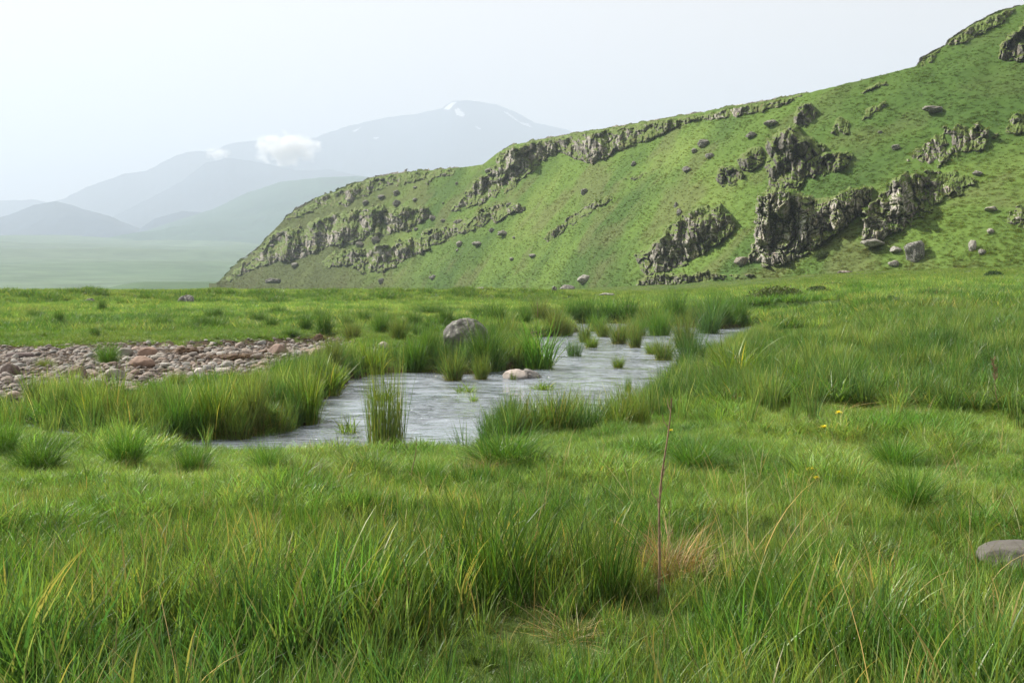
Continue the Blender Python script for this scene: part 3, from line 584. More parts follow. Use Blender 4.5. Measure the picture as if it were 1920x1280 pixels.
# bank sedge: taller, finer, erect, along the near bank and in the right-hand meadow
def sedge_fn(x, y, r, a, s, g):
    px = PXS(x, y); n = fbm(P2(x / 1., y / 1., 90.), 3); right = ss(1180, 1300, px) * ss(12, 14, r)
    bank = ss(1.5, .3, s); right = right * (1 - ss(24, 28, r) * ss(6, 3, s)); pr = np.maximum(bank * (.35 + .65 * ss(-.15, .2, n)) * np.where(r < 14.5, ss(820, 950, px) + .25, 1.), right * ss(-.02, .3, n) * .8)
    t = mixc(np.tile(BLUE, (len(x), 1)), np.tile(YEL, (len(x), 1)), ss(-.4, .4, fbm(P2(x / 1.6, y / 1.6, 92.), 2)))
    return pick(K_SEDGE, len(x)), (.42 + .18 * n) * rng.uniform(.7, 1.25, len(x)) * (1 - .4 * ss(25, 50, r)), t * rng.uniform(.8, 1.2, (len(x), 1)), rng.uniform(0, 1, len(x)) < pr
sow(46000, 11.5, 45, sedge_fn)
def dry_fn(x, y, r, a, s, g):
    px = PXS(x, y); n = fbm(P2(x / .9, y / .9, 95.), 2); pr = .25 + .5 * ss(1100, 1500, px) + ss(.1, .4, n)
    return pick(K_DRY, len(x)), (.26 + .2 * ss(8, 5, r)) * rng.uniform(.6, 1.5, len(x)), np.tile(STRAW, (len(x), 1)) * rng.uniform(.5, 1.25, (len(x), 1)), rng.uniform(0, 1, len(x)) < pr * .6
sow(380, 2.5, 9, dry_fn); sow(1600, 9, 26, dry_fn)
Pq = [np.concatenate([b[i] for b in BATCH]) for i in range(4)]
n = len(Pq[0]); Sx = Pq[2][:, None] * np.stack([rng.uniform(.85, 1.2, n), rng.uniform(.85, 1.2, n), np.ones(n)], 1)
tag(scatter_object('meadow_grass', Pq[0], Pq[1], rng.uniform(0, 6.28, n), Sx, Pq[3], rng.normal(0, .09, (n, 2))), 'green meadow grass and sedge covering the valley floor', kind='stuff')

# short tufty grass on the hillside
n = 150000; a = np.radians(rng.uniform(-16.5, 36, n)); e_ = rng.uniform(0, 1, n) ** 1.15; r0 = hill_foot(a); T0 = (foot_z(a) - CAM_Z) / r0; T1 = np.maximum(hill_T(a), T0 + 1e-4)
T = T0 + (T1 - T0) * e_; r = hill_r(a, T); x = r * np.sin(a); y = r * np.cos(a); z = CAM_Z + T * r + hill_noise(x, y) * np.clip((CAM_Z + T * r - foot_z(a)) / 6, 0, 1) * (1 - .75 * ss(.8, 1, e_)) + fbm(P2(x / 2.2, y / 2.2, 9.), 3) * .2
fpx = 960 + F * np.tan(a) / 1.0; d = T; fpy = 540 - F * T / np.cos(a) * 1.0
on = np.zeros(n, bool)
for p in CRAG_POLYS: on |= in_poly(fpx, fpy, p)
cl = fbm(P2(x / 5, y / 5, 33.), 3); kp = ~on & (rng.uniform(0, 1, n) < .3 + .25 * cl); x, y, z, cl = x[kp], y[kp], z[kp], cl[kp]; n = len(x)
t = hill_tint(x, y, z) * 1.05 * rng.uniform(.95, 1.05, (n, 1))
L = (.15 + .06 * np.clip(cl, -.3, .6)) * rng.uniform(.5, 1.5, n)
mp_ = np.concatenate(MOSS); nm_ = len(mp_); x = np.concatenate([x, mp_[:, 0]]); y = np.concatenate([y, mp_[:, 1]]); z = np.concatenate([z, mp_[:, 2]]); n = len(x)
t = np.concatenate([t, mixc(np.tile(OLIVE * .75, (nm_, 1)), np.tile(LUSH, (nm_, 1)), rng.uniform(0, 1, nm_))]); L = np.concatenate([L, rng.uniform(.14, .34, nm_)])
tag(scatter_object('hillside_grass', np.stack([x, y, z - .03], 1), pick(K_HILL, n), rng.uniform(0, 6.28, n), np.stack([L * 1.5, L * 1.5, L], 1), t), 'short tufted green grass over the steep hillside', kind='stuff')

# ------------------------------------------------------------------ stones
def rock_mesh(name, seed, mat, dims=(1, 1, 1), sub=4, rough=.25, cuts=0, flat=.0):
    bm = bmesh.new(); bmesh.ops.create_icosphere(bm, subdivisions=sub, radius=1); me = bpy.data.meshes.new(name); bm.to_mesh(me); bm.free()
    v = np.empty(len(me.vertices) * 3, np.float32); me.vertices.foreach_get("co", v); v = v.reshape(-1, 3).astype(float); g = np.random.default_rng(seed)
    v *= (1 + rough * fbm(v * 1.1 + seed * 3.7, 3) + rough * .35 * fbm(v * 3.5 + seed, 4))[:, None]
    for c in range(cuts):
        nv = g.normal(size=3); nv /= np.linalg.norm(nv); d = g.uniform(.62, .85); e_ = np.maximum(v @ nv - d, 0); v -= (e_ * .88)[:, None] * nv
    v += .03 * rough * fbm(v * 9 + seed, 3)[:, None] * v
    v[:, 2] = np.where(v[:, 2] < -flat, -flat + (v[:, 2] + flat) * .35, v[:, 2]) if flat else v[:, 2]
    v *= np.array(dims); me.vertices.foreach_set("co", v.astype(np.float32).ravel()); me.polygons.foreach_set("use_smooth", np.ones(len(me.polygons), bool)); (me.materials.append(mat) if mat else None); me.update(); return me
def stone_mat(name, sc=1., lichen=.0):
    m = NT(name); ti = m.attr('tint', 'INSTANCER').outputs['Color']; n1 = m.noise(3.5 / sc, 5, .6); n2 = m.noise(26 / sc, 4, .65); n3 = m.noise(9 / sc, 4, .6)
    c = m.mix(m.ramp(n1, .3, .7), m.mix(1., ti, (.72, .70, .68), 'MULTIPLY'), m.mix(1., ti, (1.22, 1.2, 1.18), 'MULTIPLY')); c = m.mix(m.ramp(n2, .58, .75, 0, .5), c, m.mix(1., ti, (.45, .42, .4), 'MULTIPLY'))
    if lichen: c = m.mix(m.ramp(n3, .52, .62, 0, lichen), c, (.36, .37, .31)); c = m.mix(m.ramp(n3, .43, .34, 0, lichen), c, (.06, .06, .05))
    m.set(m.bsdf, Base_Color=c, Roughness=.85, Normal=m.bump(n2, .45, .012 * sc, m.bump(n3, .5, .03 * sc))); m.bsdf.inputs['Specular IOR Level'].default_value = .3
    return m.m
M_STONE = stone_mat('river_stone'); M_BOULDER = stone_mat('lichen_boulder', 1.6, .75); M_PLAIN = stone_mat('smooth_stone', 2.5, .15)
def width_at(p, px): return px / F * math.hypot(p.x, p.y)
def boulder(name, px, py, wpx, hpx, label, seed, mat, tint, z=None, depth=.8, sink=.22, cat='boulder', cuts=3, rough=.25, rz=0., sub=5, tilt=0.):
    if z is None: p = hit(px, py)
    else: a, b = on_plane(px, py, z); p = Vector((float(a), float(b), z))
    w = width_at(p, wpx); h = width_at(p, hpx)
    me = rock_mesh(name, seed, mat, (w / 2, w / 2 * depth, h * .62), sub, rough, cuts)
    return tag(link(name, me, p + Vector((0, w * .35 * depth, h * (.5 - sink))), (0, tilt, rz)), label, cat, tint=tint)
boulder('boulder', 872, 668, 94, 78, 'large grey lichen-speckled boulder behind the tussocks at the stream', 41, M_BOULDER, (.13, .128, .122), depth=.9, cuts=6, rough=.22)
boulder('stone', 966, 710, 46, 19, 'pale pinkish white stone lying half under water in the stream', 42, M_PLAIN, (.42, .375, .345), z=WATER, cuts=6, rough=.2, cat='stone', depth=.7)
boulder('stone', 996, 708, 40, 15, 'low wet tail of rock slanting into the water beside the white stone', 43, M_PLAIN, (.2, .19, .18), z=WATER, cuts=2, cat='stone', tilt=.35)
boulder('boulder', 346, 571, 32, 20, 'dark rough boulder alone on the far left meadow', 44, M_BOULDER, (.085, .08, .08), cuts=5, rough=.4, cat='boulder')
boulder('stone', 1926, 1068, 140, 42, 'smooth grey-beige stone in the grass cut by the photo edge', 45, M_PLAIN, (.105, .10, .09), cuts=1, rough=.1, cat='stone', depth=.7, sink=.16)
boulder('stone', 718, 655, 20, 16, 'small pale round stone in the grass before the big boulder', 46, M_STONE, (.42, .39, .34), cat='stone')
boulder('stone', 1363, 614, 16, 8, 'small flat stone in the water where the stream bends out of sight', 47, M_STONE, (.33, .29, .26), z=WATER, cat='stone')
for k, (px, py, w, h, lab, ti) in enumerate([
    (1098, 529, 30, 15, 'flat grey rock at the hill foot below the open slope', (.22, .21, .19)), (1064, 544, 28, 12, 'low grey rock in the meadow just under the hill foot', (.15, .14, .13)),
    (1138, 556, 30, 9, 'flat mossy rock in the meadow grass in front of the squat crag', (.17, .165, .14)), (1040, 546, 12, 10, 'small dark rock beside the low grey rock', (.10, .09, .085)),
    (900, 544, 24, 7, 'small grey stone in the grass at the near edge of the open slope', (.19, .18, .16)), (1180, 584, 26, 14, 'brownish rock behind the far tussocks of the stream', (.2, .15, .12)),
    (512, 530, 34, 9, 'dark low rocks at the meadow edge under the escarpment', (.09, .085, .08)), (716, 530, 18, 9, 'dark rock at the foot of the lower rock band', (.08, .075, .07)),
    (812, 524, 16, 8, 'little dark rock on the slope beyond the lower rock band', (.1, .095, .09)), (1585, 512, 26, 6, 'flat reddish grey stone on the grass below the tallest crag', (.2, .16, .14)),
    (165, 568, 26, 9, 'dark low clod on the far left bank', (.07, .065, .05))]):
    boulder('rock', px, py, w, h, lab, 60 + k, M_BOULDER, ti, cat='rock', cuts=7, sub=4, rough=.55)
# stones on the hill slope
def slope_rock(px, py, w, h, lab, seed, ti, cuts=5):
    x, y, z, r = [float(q) for q in hill_pt(np.array([float(px)]), np.array([float(py)]))[:4]] if False else [float(q[0]) for q in hill_pt(np.array([float(px)]), np.array([float(py)]))]
    u = r / F; me = rock_mesh('slope_rock', seed, M_BOULDER, (w * u / 2, w * u / 2, max(h, .3 * w) * u * .65), 4, .55, cuts)
    a = math.atan2(x, y); o = link('slope_rock', me, (x - math.sin(a) * .3 * w * u, y - math.cos(a) * .3 * w * u, z + h * u * .05)); return tag(o, lab, 'rock', tint=ti)
for k, (px, py, w, h, lab, ti) in enumerate([
    (1719, 478, 36, 34, 'squared grey boulder standing alone on the slope right of the pale crag', (.10, .098, .09)), (1823, 470, 14, 16, 'small bright stone on the slope beyond the squared boulder', (.26, .245, .22)),
    (1676, 497, 18, 10, 'pale flat stone low on the slope near the squared boulder', (.2, .188, .168)), (1638, 464, 40, 10, 'long pale slab at the foot of the pale veined crag', (.2, .188, .168)),
    (1680, 474, 20, 9, 'thin grey stone between the slab and the squared boulder', (.24, .23, .21)), (1392, 487, 26, 16, 'pale brown rock at the left foot of the tallest crag', (.17, .145, .12)),
    (1274, 402, 10, 12, 'little dark rock above the squat crag', (.1, .09, .085)), (1268, 390, 8, 9, 'smallest dark rock above the squat crag', (.09, .085, .08)),
    (1288, 326, 16, 9, 'single dark stone on the slope left of the dark knobs', (.11, .1, .095)), (1188, 305, 12, 8, 'single dark stone under the ridge cliff', (.12, .11, .1)),
    (1408, 256, 20, 9, 'dark flat stone on the slope left of the pinnacle', (.13, .12, .11)), (1330, 300, 16, 8, 'grey stone on the open slope above the dark knobs', (.16, .15, .14)),
    (1445, 236, 24, 9, 'low dark stone above the mossy crag', (.13, .12, .11)), (1750, 208, 34, 10, 'dark grassy ledge stone high on the slope', (.11, .1, .085)),
    (1680, 272, 14, 9, 'dark stone on the slope above the pale veined crag', (.1, .095, .085)), (895, 466, 18, 7, 'small grey stone on the slope over the rock band end', (.16, .15, .14)),
    (944, 440, 20, 9, 'grey stone pair below the rock band end', (.18, .17, .155)), (1857, 445, 12, 8, 'tiny grey stone high beyond the bright stone', (.25, .23, .2)), (1858, 398, 20, 6, 'thin pale stone streak near the bank of weathered stones', (.3, .27, .23))]):
    slope_rock(px, py, w, h, lab, 90 + k, ti)

SP = 0
while SP < 48:
    px, py = float(rng.uniform(470, 1900)), float(rng.uniform(150, 500)); a_, T_ = azT(px, py)
    if T_ > hill_T(a_) - .004 or T_ < (foot_z(a_) - CAM_Z) / hill_foot(a_) + .004: continue
    if rng.random() > (.9 if px < 1000 else .10) : continue
    w_ = float(rng.uniform(5, 16) * (1.3 if rng.random() < .2 else 1)); SP += 1
    slope_rock(px, py, w_, w_ * float(rng.uniform(.45, .8)), 'small dark rock breaking through the turf of the slope, one of many', 400 + SP % 9, np.array([.12, .112, .10]) * rng.uniform(.6, 1.5))['group'] = 'small rocks strewn over the slope'
# the gravel bar: three hundred separate stones, the small ones in between as one mass
COB = [rock_mesh('river_stone', 200 + k, M_STONE, (1, .62 + .3 * rng.random(), .42 + .25 * rng.random()), 3, .22, 2 + k % 4) for k in range(14)]
PAL = np.array([.76, .80, .80]) * np.array([[.34, .25, .205], [.30, .245, .21], [.38, .32, .28], [.27, .235, .215], [.42, .37, .33], [.24, .19, .165], [.36, .29, .25], [.30, .285, .27], [.20, .165, .15], [.45, .42, .39]])
gx = [p[0] for p in GRAVEL]; gy = [p[1] for p in GRAVEL]
cand = []
while len(cand) < 300:
    px, py = rng.uniform(-40, 655), rng.uniform(646, 752); x, y = [float(q) for q in on_plane(px, py, -.2)]
    if sdf(np.array([x]), np.array([y]), GRAVEL)[0] > .05: continue
    rr_ = rng.uniform(.075, .15) * (1.5 if rng.random() < .14 else 1)
    if any((x - a) ** 2 + (y - b) ** 2 < (.85 * (rr_ + c)) ** 2 for a, b, c in cand): 
        if rng.random() < .985: continue
    cand.append((x, y, rr_))
for k, (x, y, r_) in enumerate(cand):
    o = link('river_stone', COB[k % 14], (x, y, float(ground_z(x, y)) + r_ * .22), (rng.normal(0, .25), rng.normal(0, .25), rng.uniform(0, 6.28)), (r_, r_, r_ * rng.uniform(.8, 1.15)))
    tag(o, 'rounded pinkish or grey cobble among the cobbles of the gravel bar', 'stone', 'cobbles of the gravel bar', tint=PAL[rng.integers(0, 10)] * rng.uniform(.8, 1.15))
for k, (px, py, w, h, lab, ti) in enumerate([
    (14, 706, 34, 24, 'dark brown angular stone at the edge of the gravel bar, cut by the photo edge', (.10, .075, .065)), (140, 712, 34, 26, 'dark reddish stone standing upright in the middle of the gravel bar', (.16, .115, .10)),
    (262, 690, 44, 22, 'broad brown slab lying on the back of the gravel bar', (.22, .155, .12)), (275, 668, 40, 18, 'sloping rust-brown stone on the rim of the gravel bar', (.26, .18, .14)),
    (520, 664, 34, 20, 'squared brown block on the rim of the gravel bar near the grass', (.24, .175, .145)), (594, 666, 44, 16, 'low brownish rock at the grassy end of the gravel bar', (.27, .21, .18)),
    (30, 672, 46, 12, 'long dark flat stone on the far rim of the gravel bar', (.13, .105, .10)), (371, 706, 22, 18, 'bright pale cobble on the reed side of the gravel bar', (.52, .49, .45)), (232, 668, 30, 16, 'grey rock beside the rust-brown stone', (.2, .19, .17))]):
    boulder('river_rock', px, py, w, h, lab, 150 + k, M_STONE, ti, cat='stone', cuts=5, sub=4)
PEB = bpy.data.collections.new('pebble_shapes')
for k in range(6):
    o = bpy.data.objects.new('pebble_shape_%d' % k, rock_mesh('pebble', 240 + k, M_STONE, (1, .75, .5), 2, .2, 2)); PEB.objects.link(o)
COLLS['gravel_bar_pebbles'] = PEB
n = 9000; x = rng.uniform(min(gx), max(gx), n); y = rng.uniform(min(gy), max(gy), n); g = sdf(x, y, GRAVEL); k = (g < .35 * rng.random(n)) & (np.abs(x / y) < .75); x, y = x[k], y[k]; n = len(x)
r_ = rng.uniform(.03, .08, n) * rng.choice([1, 1, 1.4], n)
tag(scatter_object('gravel_bar_pebbles', np.stack([x, y, ground_z(x, y) + r_ * .2], 1), rng.integers(0, 6, n), rng.uniform(0, 6.28, n), np.stack([r_, r_, r_ * .9], 1), PAL[rng.integers(0, 10, n)] * rng.uniform(.75, 1.1, (n, 1)), rng.normal(0, .3, (n, 2))),
    'small pebbles filling the gravel bar between the cobbles', kind='stuff')

# ------------------------------------------------------------------ tussocks, reeds and single plants
def T_reed(s): return blade_mesh('reed_clump', [blades(300, .44, 1., .014, .16, .34, s, 6, .28, .05, power=.6), blades(90, .46, .65, .010, .3, .5, s + 1, 5, .3, .25, power=.5)])
def T_dome(s): return blade_mesh('grass_tussock', [blades(620, .40, 1.15, .013, .55, 1.1, s, 6, .2, .04, power=.6), blades(160, .3, 1.0, .011, .25, .5, s + 1, 5, .25, .06), blades(120, .46, .7, .010, .9, 1.1, s + 2, 5, .3, .8, power=.45)])
def T_leaf(s): return blade_mesh('sedge_clump', [blades(210, .42, 1., .030, .32, .75, s, 6, .25, .03, power=.6), blades(60, .42, .8, .018, .5, 1.2, s + 1, 5, .3, .3)])
def T_low(s): return blade_mesh('water_plant', [blades(110, .5, .8, .045, .6, .9, s, 4, .35, .03, power=.6)])
def T_root(s): return blade_mesh('grass_tussock', [blades(420, .36, 1., .018, .35, .8, s, 5, .25, .04, power=.6), blades(200, .44, .75, .012, 1.2, 1.4, s + 1, 5, .3, 1.0, power=.4)])
SHAPES = {'reed': [T_reed(700 + 9 * k) for k in range(3)], 'dome': [T_dome(800 + 9 * k) for k in range(3)], 'leaf': [T_leaf(900 + 9 * k) for k in range(2)], 'low': [T_low(950 + 9 * k) for k in range(2)], 'root': [T_root(980 + 9 * k) for k in range(2)], 'up': [blade_mesh('reed_clump', [blades(430, .46, 1., .013, .11, .2, 1200, 6, .30, .05, power=.55), blades(90, .46, .5, .011, .3, .5, 1201, 5, .3, .3)])]}
NAMES = {'reed': ('reed_clump', 'reeds'), 'dome': ('grass_tussock', 'tussock'), 'leaf': ('sedge_clump', 'sedge'), 'low': ('water_plant', 'water plant'), 'root': ('grass_tussock', 'tussock'), 'up': ('reed_clump', 'reeds')}
_tc = 0
def clump(kind, px, py, w, h, tint, label, group=None, z=None):
    global _tc; _tc += 1
    if z is None: p = hit(px, py)
    else: a, b = on_plane(px, py, z); p = Vector((float(a), float(b), z))
    W_ = width_at(p, w); H_ = width_at(p, h); nm, cat = NAMES[kind]; k = {'reed': 1., 'dome': 1.7, 'leaf': 1.35, 'low': 1.5, 'root': 1.5, 'up': .95}[kind]
    o = link(nm, SHAPES[kind][_tc % len(SHAPES[kind])], p + Vector((0, W_ * .2, -.02)), (0, 0, rng.uniform(0, 6.28)), (W_ / k, W_ / k * .9, H_ * (1.12 if kind == 'reed' else 1.3)))
    return tag(o, label, cat, group, tint=np.asarray(tint) * rng.uniform(.92, 1.08))
DK = LUSH * .8; GR = LUSH * 1.05; YG = np.array([.115, .195, .03]); LT = np.array([.105, .165, .042]); BG = np.array([.055, .125, .042])
clump('up', 722, 848, 78, 112, LT, 'lone tall clump of reeds standing in the water at the near bank', z=WATER - .05)
for k, (px, h) in enumerate([(40, 32), (85, 40), (128, 50), (168, 54), (205, 58), (245, 62), (285, 66), (322, 74), (360, 68), (398, 72), (436, 64), (474, 70), (508, 60)]):
    clump(['reed', 'leaf', 'reed', 'root'][k % 4], px, 812 + 8 * math.sin(k * 2.1) + 8 * (k > 4) - 20 * (k < 2), 72, h * float(rng.uniform(.72, 1.3)), [LT, GR, DK, YG, LT, OLIVE][k % 6], 'tall green reeds crowded into the dense strip along the left bank', 'reeds of the left bank strip')
for k, (px, py, h) in enumerate([(70, 778, 22), (150, 774, 26), (230, 772, 30), (310, 766, 36), (390, 760, 40), (460, 752, 48)]):
    clump('reed', px, py, 80, h, [GR, LT][k % 2], 'green reeds behind the dense strip, against the gravel bar', 'reeds before the gravel bar')
clump('leaf', 574, 800, 68, 90, YG * .9, 'leafy sedge clump at the end of the left reeds, leaning over the water')
for k, (px, py, w, h) in enumerate([(198, 684, 62, 34), (80, 690, 40, 14), (330, 726, 46, 24), (96, 742, 60, 22)]):
    clump('dome', px, py, w, h, [GR, OLIVE, LT, GR][k], ['green tuft growing out of the cobbles on the back of the gravel bar', 'flat olive weed between the cobbles near the photo edge', 'small tuft at the front edge of the gravel bar', 'low tuft where the gravel bar meets the left reeds'][k])
clump('dome', 524, 724, 66, 46, GR, 'round bright green tussock on the bank before the gravel bar')
clump('leaf', 610, 740, 90, 46, YG, 'yellow-green sedge spreading along the bank between gravel bar and water')
clump('root', 622, 690, 50, 44, OLIVE * .9, 'olive tussock with brown dead stems at the end of the gravel bar')
clump('leaf', 698, 706, 62, 52, YG * 1.1, 'bright yellow-green sedge clump at the water edge left of the boulder')
clump('dome', 775, 700, 80, 60, GR, 'broad green tussock beside the boulder on its left'); clump('dome', 806, 672, 60, 52, DK, 'dark green tussock against the left side of the boulder')
clump('root', 850, 714, 62, 50, LT, 'pale tussock hanging over the water in front of the boulder', z=WATER); clump('dome', 912, 702, 104, 84, DK, 'big dark tussock covering the right foot of the boulder')
clump('root', 902, 712, 46, 40, LT, 'small pale tussock at the waterline between boulder and white stone', z=WATER); clump('leaf', 1010, 692, 84, 66, GR * 1.2, 'upright bright tussock island right of the boulder', z=WATER)
clump('leaf', 964, 692, 40, 50, LT, 'thin grassy tuft behind the white stone', z=WATER); clump('low', 962, 712, 16, 20, LT, 'tiny tuft growing against the white stone', z=WATER)
clump('low', 652, 812, 56, 34, YG * 1.1, 'low yellow-green plant standing in the water left of the lone reeds', z=WATER); clump('low', 714, 752, 62, 34, YG, 'yellow-green plant in the water behind the lone reeds', z=WATER)
clump('low', 872, 736, 52, 18, YG * 1.2, 'flat light green water plant in mid-stream before the boulder', z=WATER); clump('low', 1018, 730, 62, 18, YG * 1.2, 'flat light green water plant in mid-stream before the white stone', z=WATER)
clump('reed', 1178, 734, 13, 26, GR, 'tiny clump of upright stems alone in mid-stream', z=WATER); clump('low', 888, 752, 22, 18, YG * 1.2, 'scrap of bright weed poking from the stream before the flat plant', z=WATER)
clump('reed', 1077, 668, 30, 28, BG, 'small blue-green clump standing in the far stream', z=WATER); clump('leaf', 1097, 642, 34, 34, LT, 'yellowish round tussock island in the far stream', z=WATER)
for k, (px, py, w, h, t) in enumerate([(1132, 632, 26, 20, LT), (1162, 645, 34, 28, LT), (1192, 652, 22, 28, LT), (1200, 630, 24, 22, GR), (1224, 664, 26, 14, YG), (1160, 690, 18, 14, YG), (1120, 622, 30, 22, GR), (1178, 634, 30, 20, OLIVE), (1246, 676, 36, 26, LT), (1236, 622, 36, 24, LT), (1110, 652, 22, 14, YG)]):
    clump('root', px, py, w * 1.75, h * 1.35, t, 'small pale tussock island scattered in the far stream', 'tussock islands of the far stream', z=WATER)
clump('root', 1284, 652, 66, 50, LT * .9, 'tussock with red-brown drooping roots at the bend of the far stream', z=WATER)
for k, (px, py, w, h, kd, t) in enumerate([(1240, 640, 46, 40, 'dome', GR), (1218, 622, 40, 40, 'leaf', LT), (1268, 606, 54, 40, 'dome', DK), (1345, 610, 46, 36, 'root', DK), (1330, 634, 46, 44, 'leaf', BG), (1388, 608, 40, 32, 'dome', DK), (1308, 612, 36, 26, 'root', LT), (1100, 602, 44, 30, 'dome', DK),
                                      (1070, 600, 30, 26, 'dome', GR), (1140, 600, 34, 26, 'leaf', GR), (1178, 602, 44, 30, 'root', DK), (1040, 636, 44, 36, 'root', OLIVE), (1012, 606, 40, 30, 'root', OLIVE), (1060, 640, 34, 32, 'dome', LT), (950, 640, 34, 36, 'leaf', LT), (985, 612, 30, 26, 'dome', DK), (930, 602, 44, 22, 'dome', DK)]):
    for dx_, dy_, q_ in ((0, 0, 1.3), (float(rng.uniform(-34, 34)), float(rng.uniform(-5, 3)), float(rng.uniform(.6, 1.)))):
        clump(kd if q_ > 1.2 else ['root', 'leaf', 'dome'][k % 3], px + dx_, py + dy_, w * q_, h * q_, t, 'rounded tussock in the row of tussocks lining the far stream', 'tussocks lining the far stream')
for k, (px, py, w, h, t) in enumerate([(572, 622, 34, 24, DK), (606, 628, 42, 32, DK), (650, 616, 34, 18, DK), (714, 628, 46, 34, GR), (680, 606, 36, 18, DK), (745, 640, 44, 34, LT), (775, 612, 40, 22, DK), (835, 606, 40, 22, DK), (660, 640, 40, 28, OLIVE), (480, 606, 40, 16, DK), (300, 614, 44, 16, DK), (60, 600, 36, 14, DK), (395, 598, 36, 14, DK), (520, 592, 40, 14, DK)] + [(float(rng.uniform(20, 1000)), float(rng.uniform(578, 632)), float(rng.uniform(18, 60)), float(rng.uniform(8, 20)), DK) for _q in range(20)]):
    if py > 634 and px < 640: continue
    clump('dome', px, py, w * 1.15, h * 1.15, t * .78, 'dark round tussock dotted over the meadow behind the gravel bar', 'tussocks of the left meadow')
clump('dome', 950, 880, 210, 62, GR * .9, 'wide dark tussock with dead straw skirt at the near bank, middle of the lawn'); clump('dome', 1306, 884, 130, 52, GR * 1.05, 'spiky green tussock beside the tall dry stem')
clump('dome', 62, 884, 120, 48, DK, 'dark tussock by the near bank close to the photo edge'); clump('dome', 226, 876, 110, 64, GR, 'tall tussock in front of the left reeds'); clump('dome', 2, 860, 70, 62, GR, 'tussock cut by the photo edge before the left reeds')
clump('dome', 356, 884, 100, 40, DK, 'low dark tussock near the water in front of the dense reed strip'); clump('dome', 500, 888, 110, 44, GR, 'low green tussock on the lawn before the reed end'); clump('dome', 560, 912, 130, 46, LT * .8, 'drooping pale tussock on the lawn')
clump('dome', 690, 900, 130, 42, DK, 'low dark tussock below the lone reeds'); clump('reed', 566, 1046, 74, 92, GR, 'upright tuft of dark blades alone on the foreground lawn')
clump('dome', 800, 905, 100, 36, GR, 'low tussock between the wide dark tussock and the lone reeds')
clump('reed', 930, 1130, 230, 160, DK * .8, 'big dark upright tussock leaning over the hollow in the foreground'); clump('reed', 1130, 1130, 130, 130, DK * .8, 'dark upright tussock at the far rim of the foreground hollow')
clump('reed', 690, 1165, 260, 105, DK, 'long dark stand of blades in the foreground grass')
clump('dome', 1710, 702, 84, 56, DK, 'dark tussock in the right meadow, larger of two'); clump('dome', 1800, 696, 66, 42, DK, 'dark tussock in the right meadow, smaller of two'); clump('dome', 1600, 716, 110, 42, GR, 'broad green mound of grass in the right meadow')
clump('leaf', 1390, 720, 130, 60, YG, 'bright yellow-green leafy sedge on the right bank'); clump('leaf', 1480, 730, 110, 40, YG, 'yellow-green leafy grass beside the broad mound'); clump('dome', 1300, 700, 90, 70, BG, 'dark bushy sedge overhanging the water from the right bank')
clump('dome', 1690, 880, 120, 50, GR, 'dark green tussock on the right lawn past the dandelions'); clump('dome', 1720, 965, 150, 70, GR, 'spiky tussock on the right lawn above the smooth stone')
for k, (px, h, w) in enumerate([(935, 58, 70), (985, 72, 80), (1040, 80, 84), (1095, 76, 80), (1150, 66, 74), (1205, 62, 70)]):
    clump(['reed', 'leaf', 'reed'][k % 3], px + float(rng.uniform(-14, 14)), 824 - 5 * k, w * float(rng.uniform(.8, 1.2)), h * float(rng.uniform(.62, 1.15)), [BG, LT, LT][k % 3], 'fine pale sedge standing along the near bank of the stream', 'sedge along the near bank')

# ------------------------------------------------------------------ stems, flowers, straw, driftwood, bushes
def simple_mat(name, col, rough=.8, var=.35, scale=20, trans=0.):
    m = NT(name); n = m.noise(scale, 4); c = m.mix(m.ramp(n, .3, .7), tuple(q * (1 - var) for q in col), tuple(min(1, q * (1 + var)) for q in col)); m.set(m.bsdf, Base_Color=c, Roughness=rough); return m.m
M_STEM = simple_mat('dry_stem', (.22, .145, .085), .8, .4, 40); M_PETAL = simple_mat('dandelion_petal', (.90, .74, .03), .6, .15, 60); M_GSTALK = simple_mat('flower_stalk', (.13, .19, .05)); M_WOOD = simple_mat('driftwood', (.10, .06, .04), .9, .4, 12); M_HUSK = simple_mat('dock_husk', (.2, .125, .07), .9)
M_SOIL = simple_mat('sod_soil', (.085, .055, .035), 1., .4, 9); M_BUSH = blade_mat('bush_leaf', .25, .6, .2)
def tube(path, rad, n=6):
    path = np.asarray(path, float); m = len(path); v = []; rad = np.broadcast_to(rad, m)
    for k in range(m):
        d = path[min(k + 1, m - 1)] - path[max(k - 1, 0)]; d /= np.linalg.norm(d) + 1e-9; a = np.cross(d, [0.3, 1, 0.2]); a /= np.linalg.norm(a); b = np.cross(d, a)
        for j in range(n): t = 2 * math.pi * j / n; v.append(path[k] + rad[k] * (a * math.cos(t) + b * math.sin(t)))
    f = [(k * n + j, k * n + (j + 1) % n, (k + 1) * n + (j + 1) % n, (k + 1) * n + j) for k in range(m - 1) for j in range(n)]
    return np.array(v), np.array(f)
def tubes(lst):
    v, f, o = [], [], 0
    for a, r in lst: p, q = tube(a, r); v.append(p); f.append(q + o); o += len(p)
    return np.concatenate(v), np.concatenate(f)
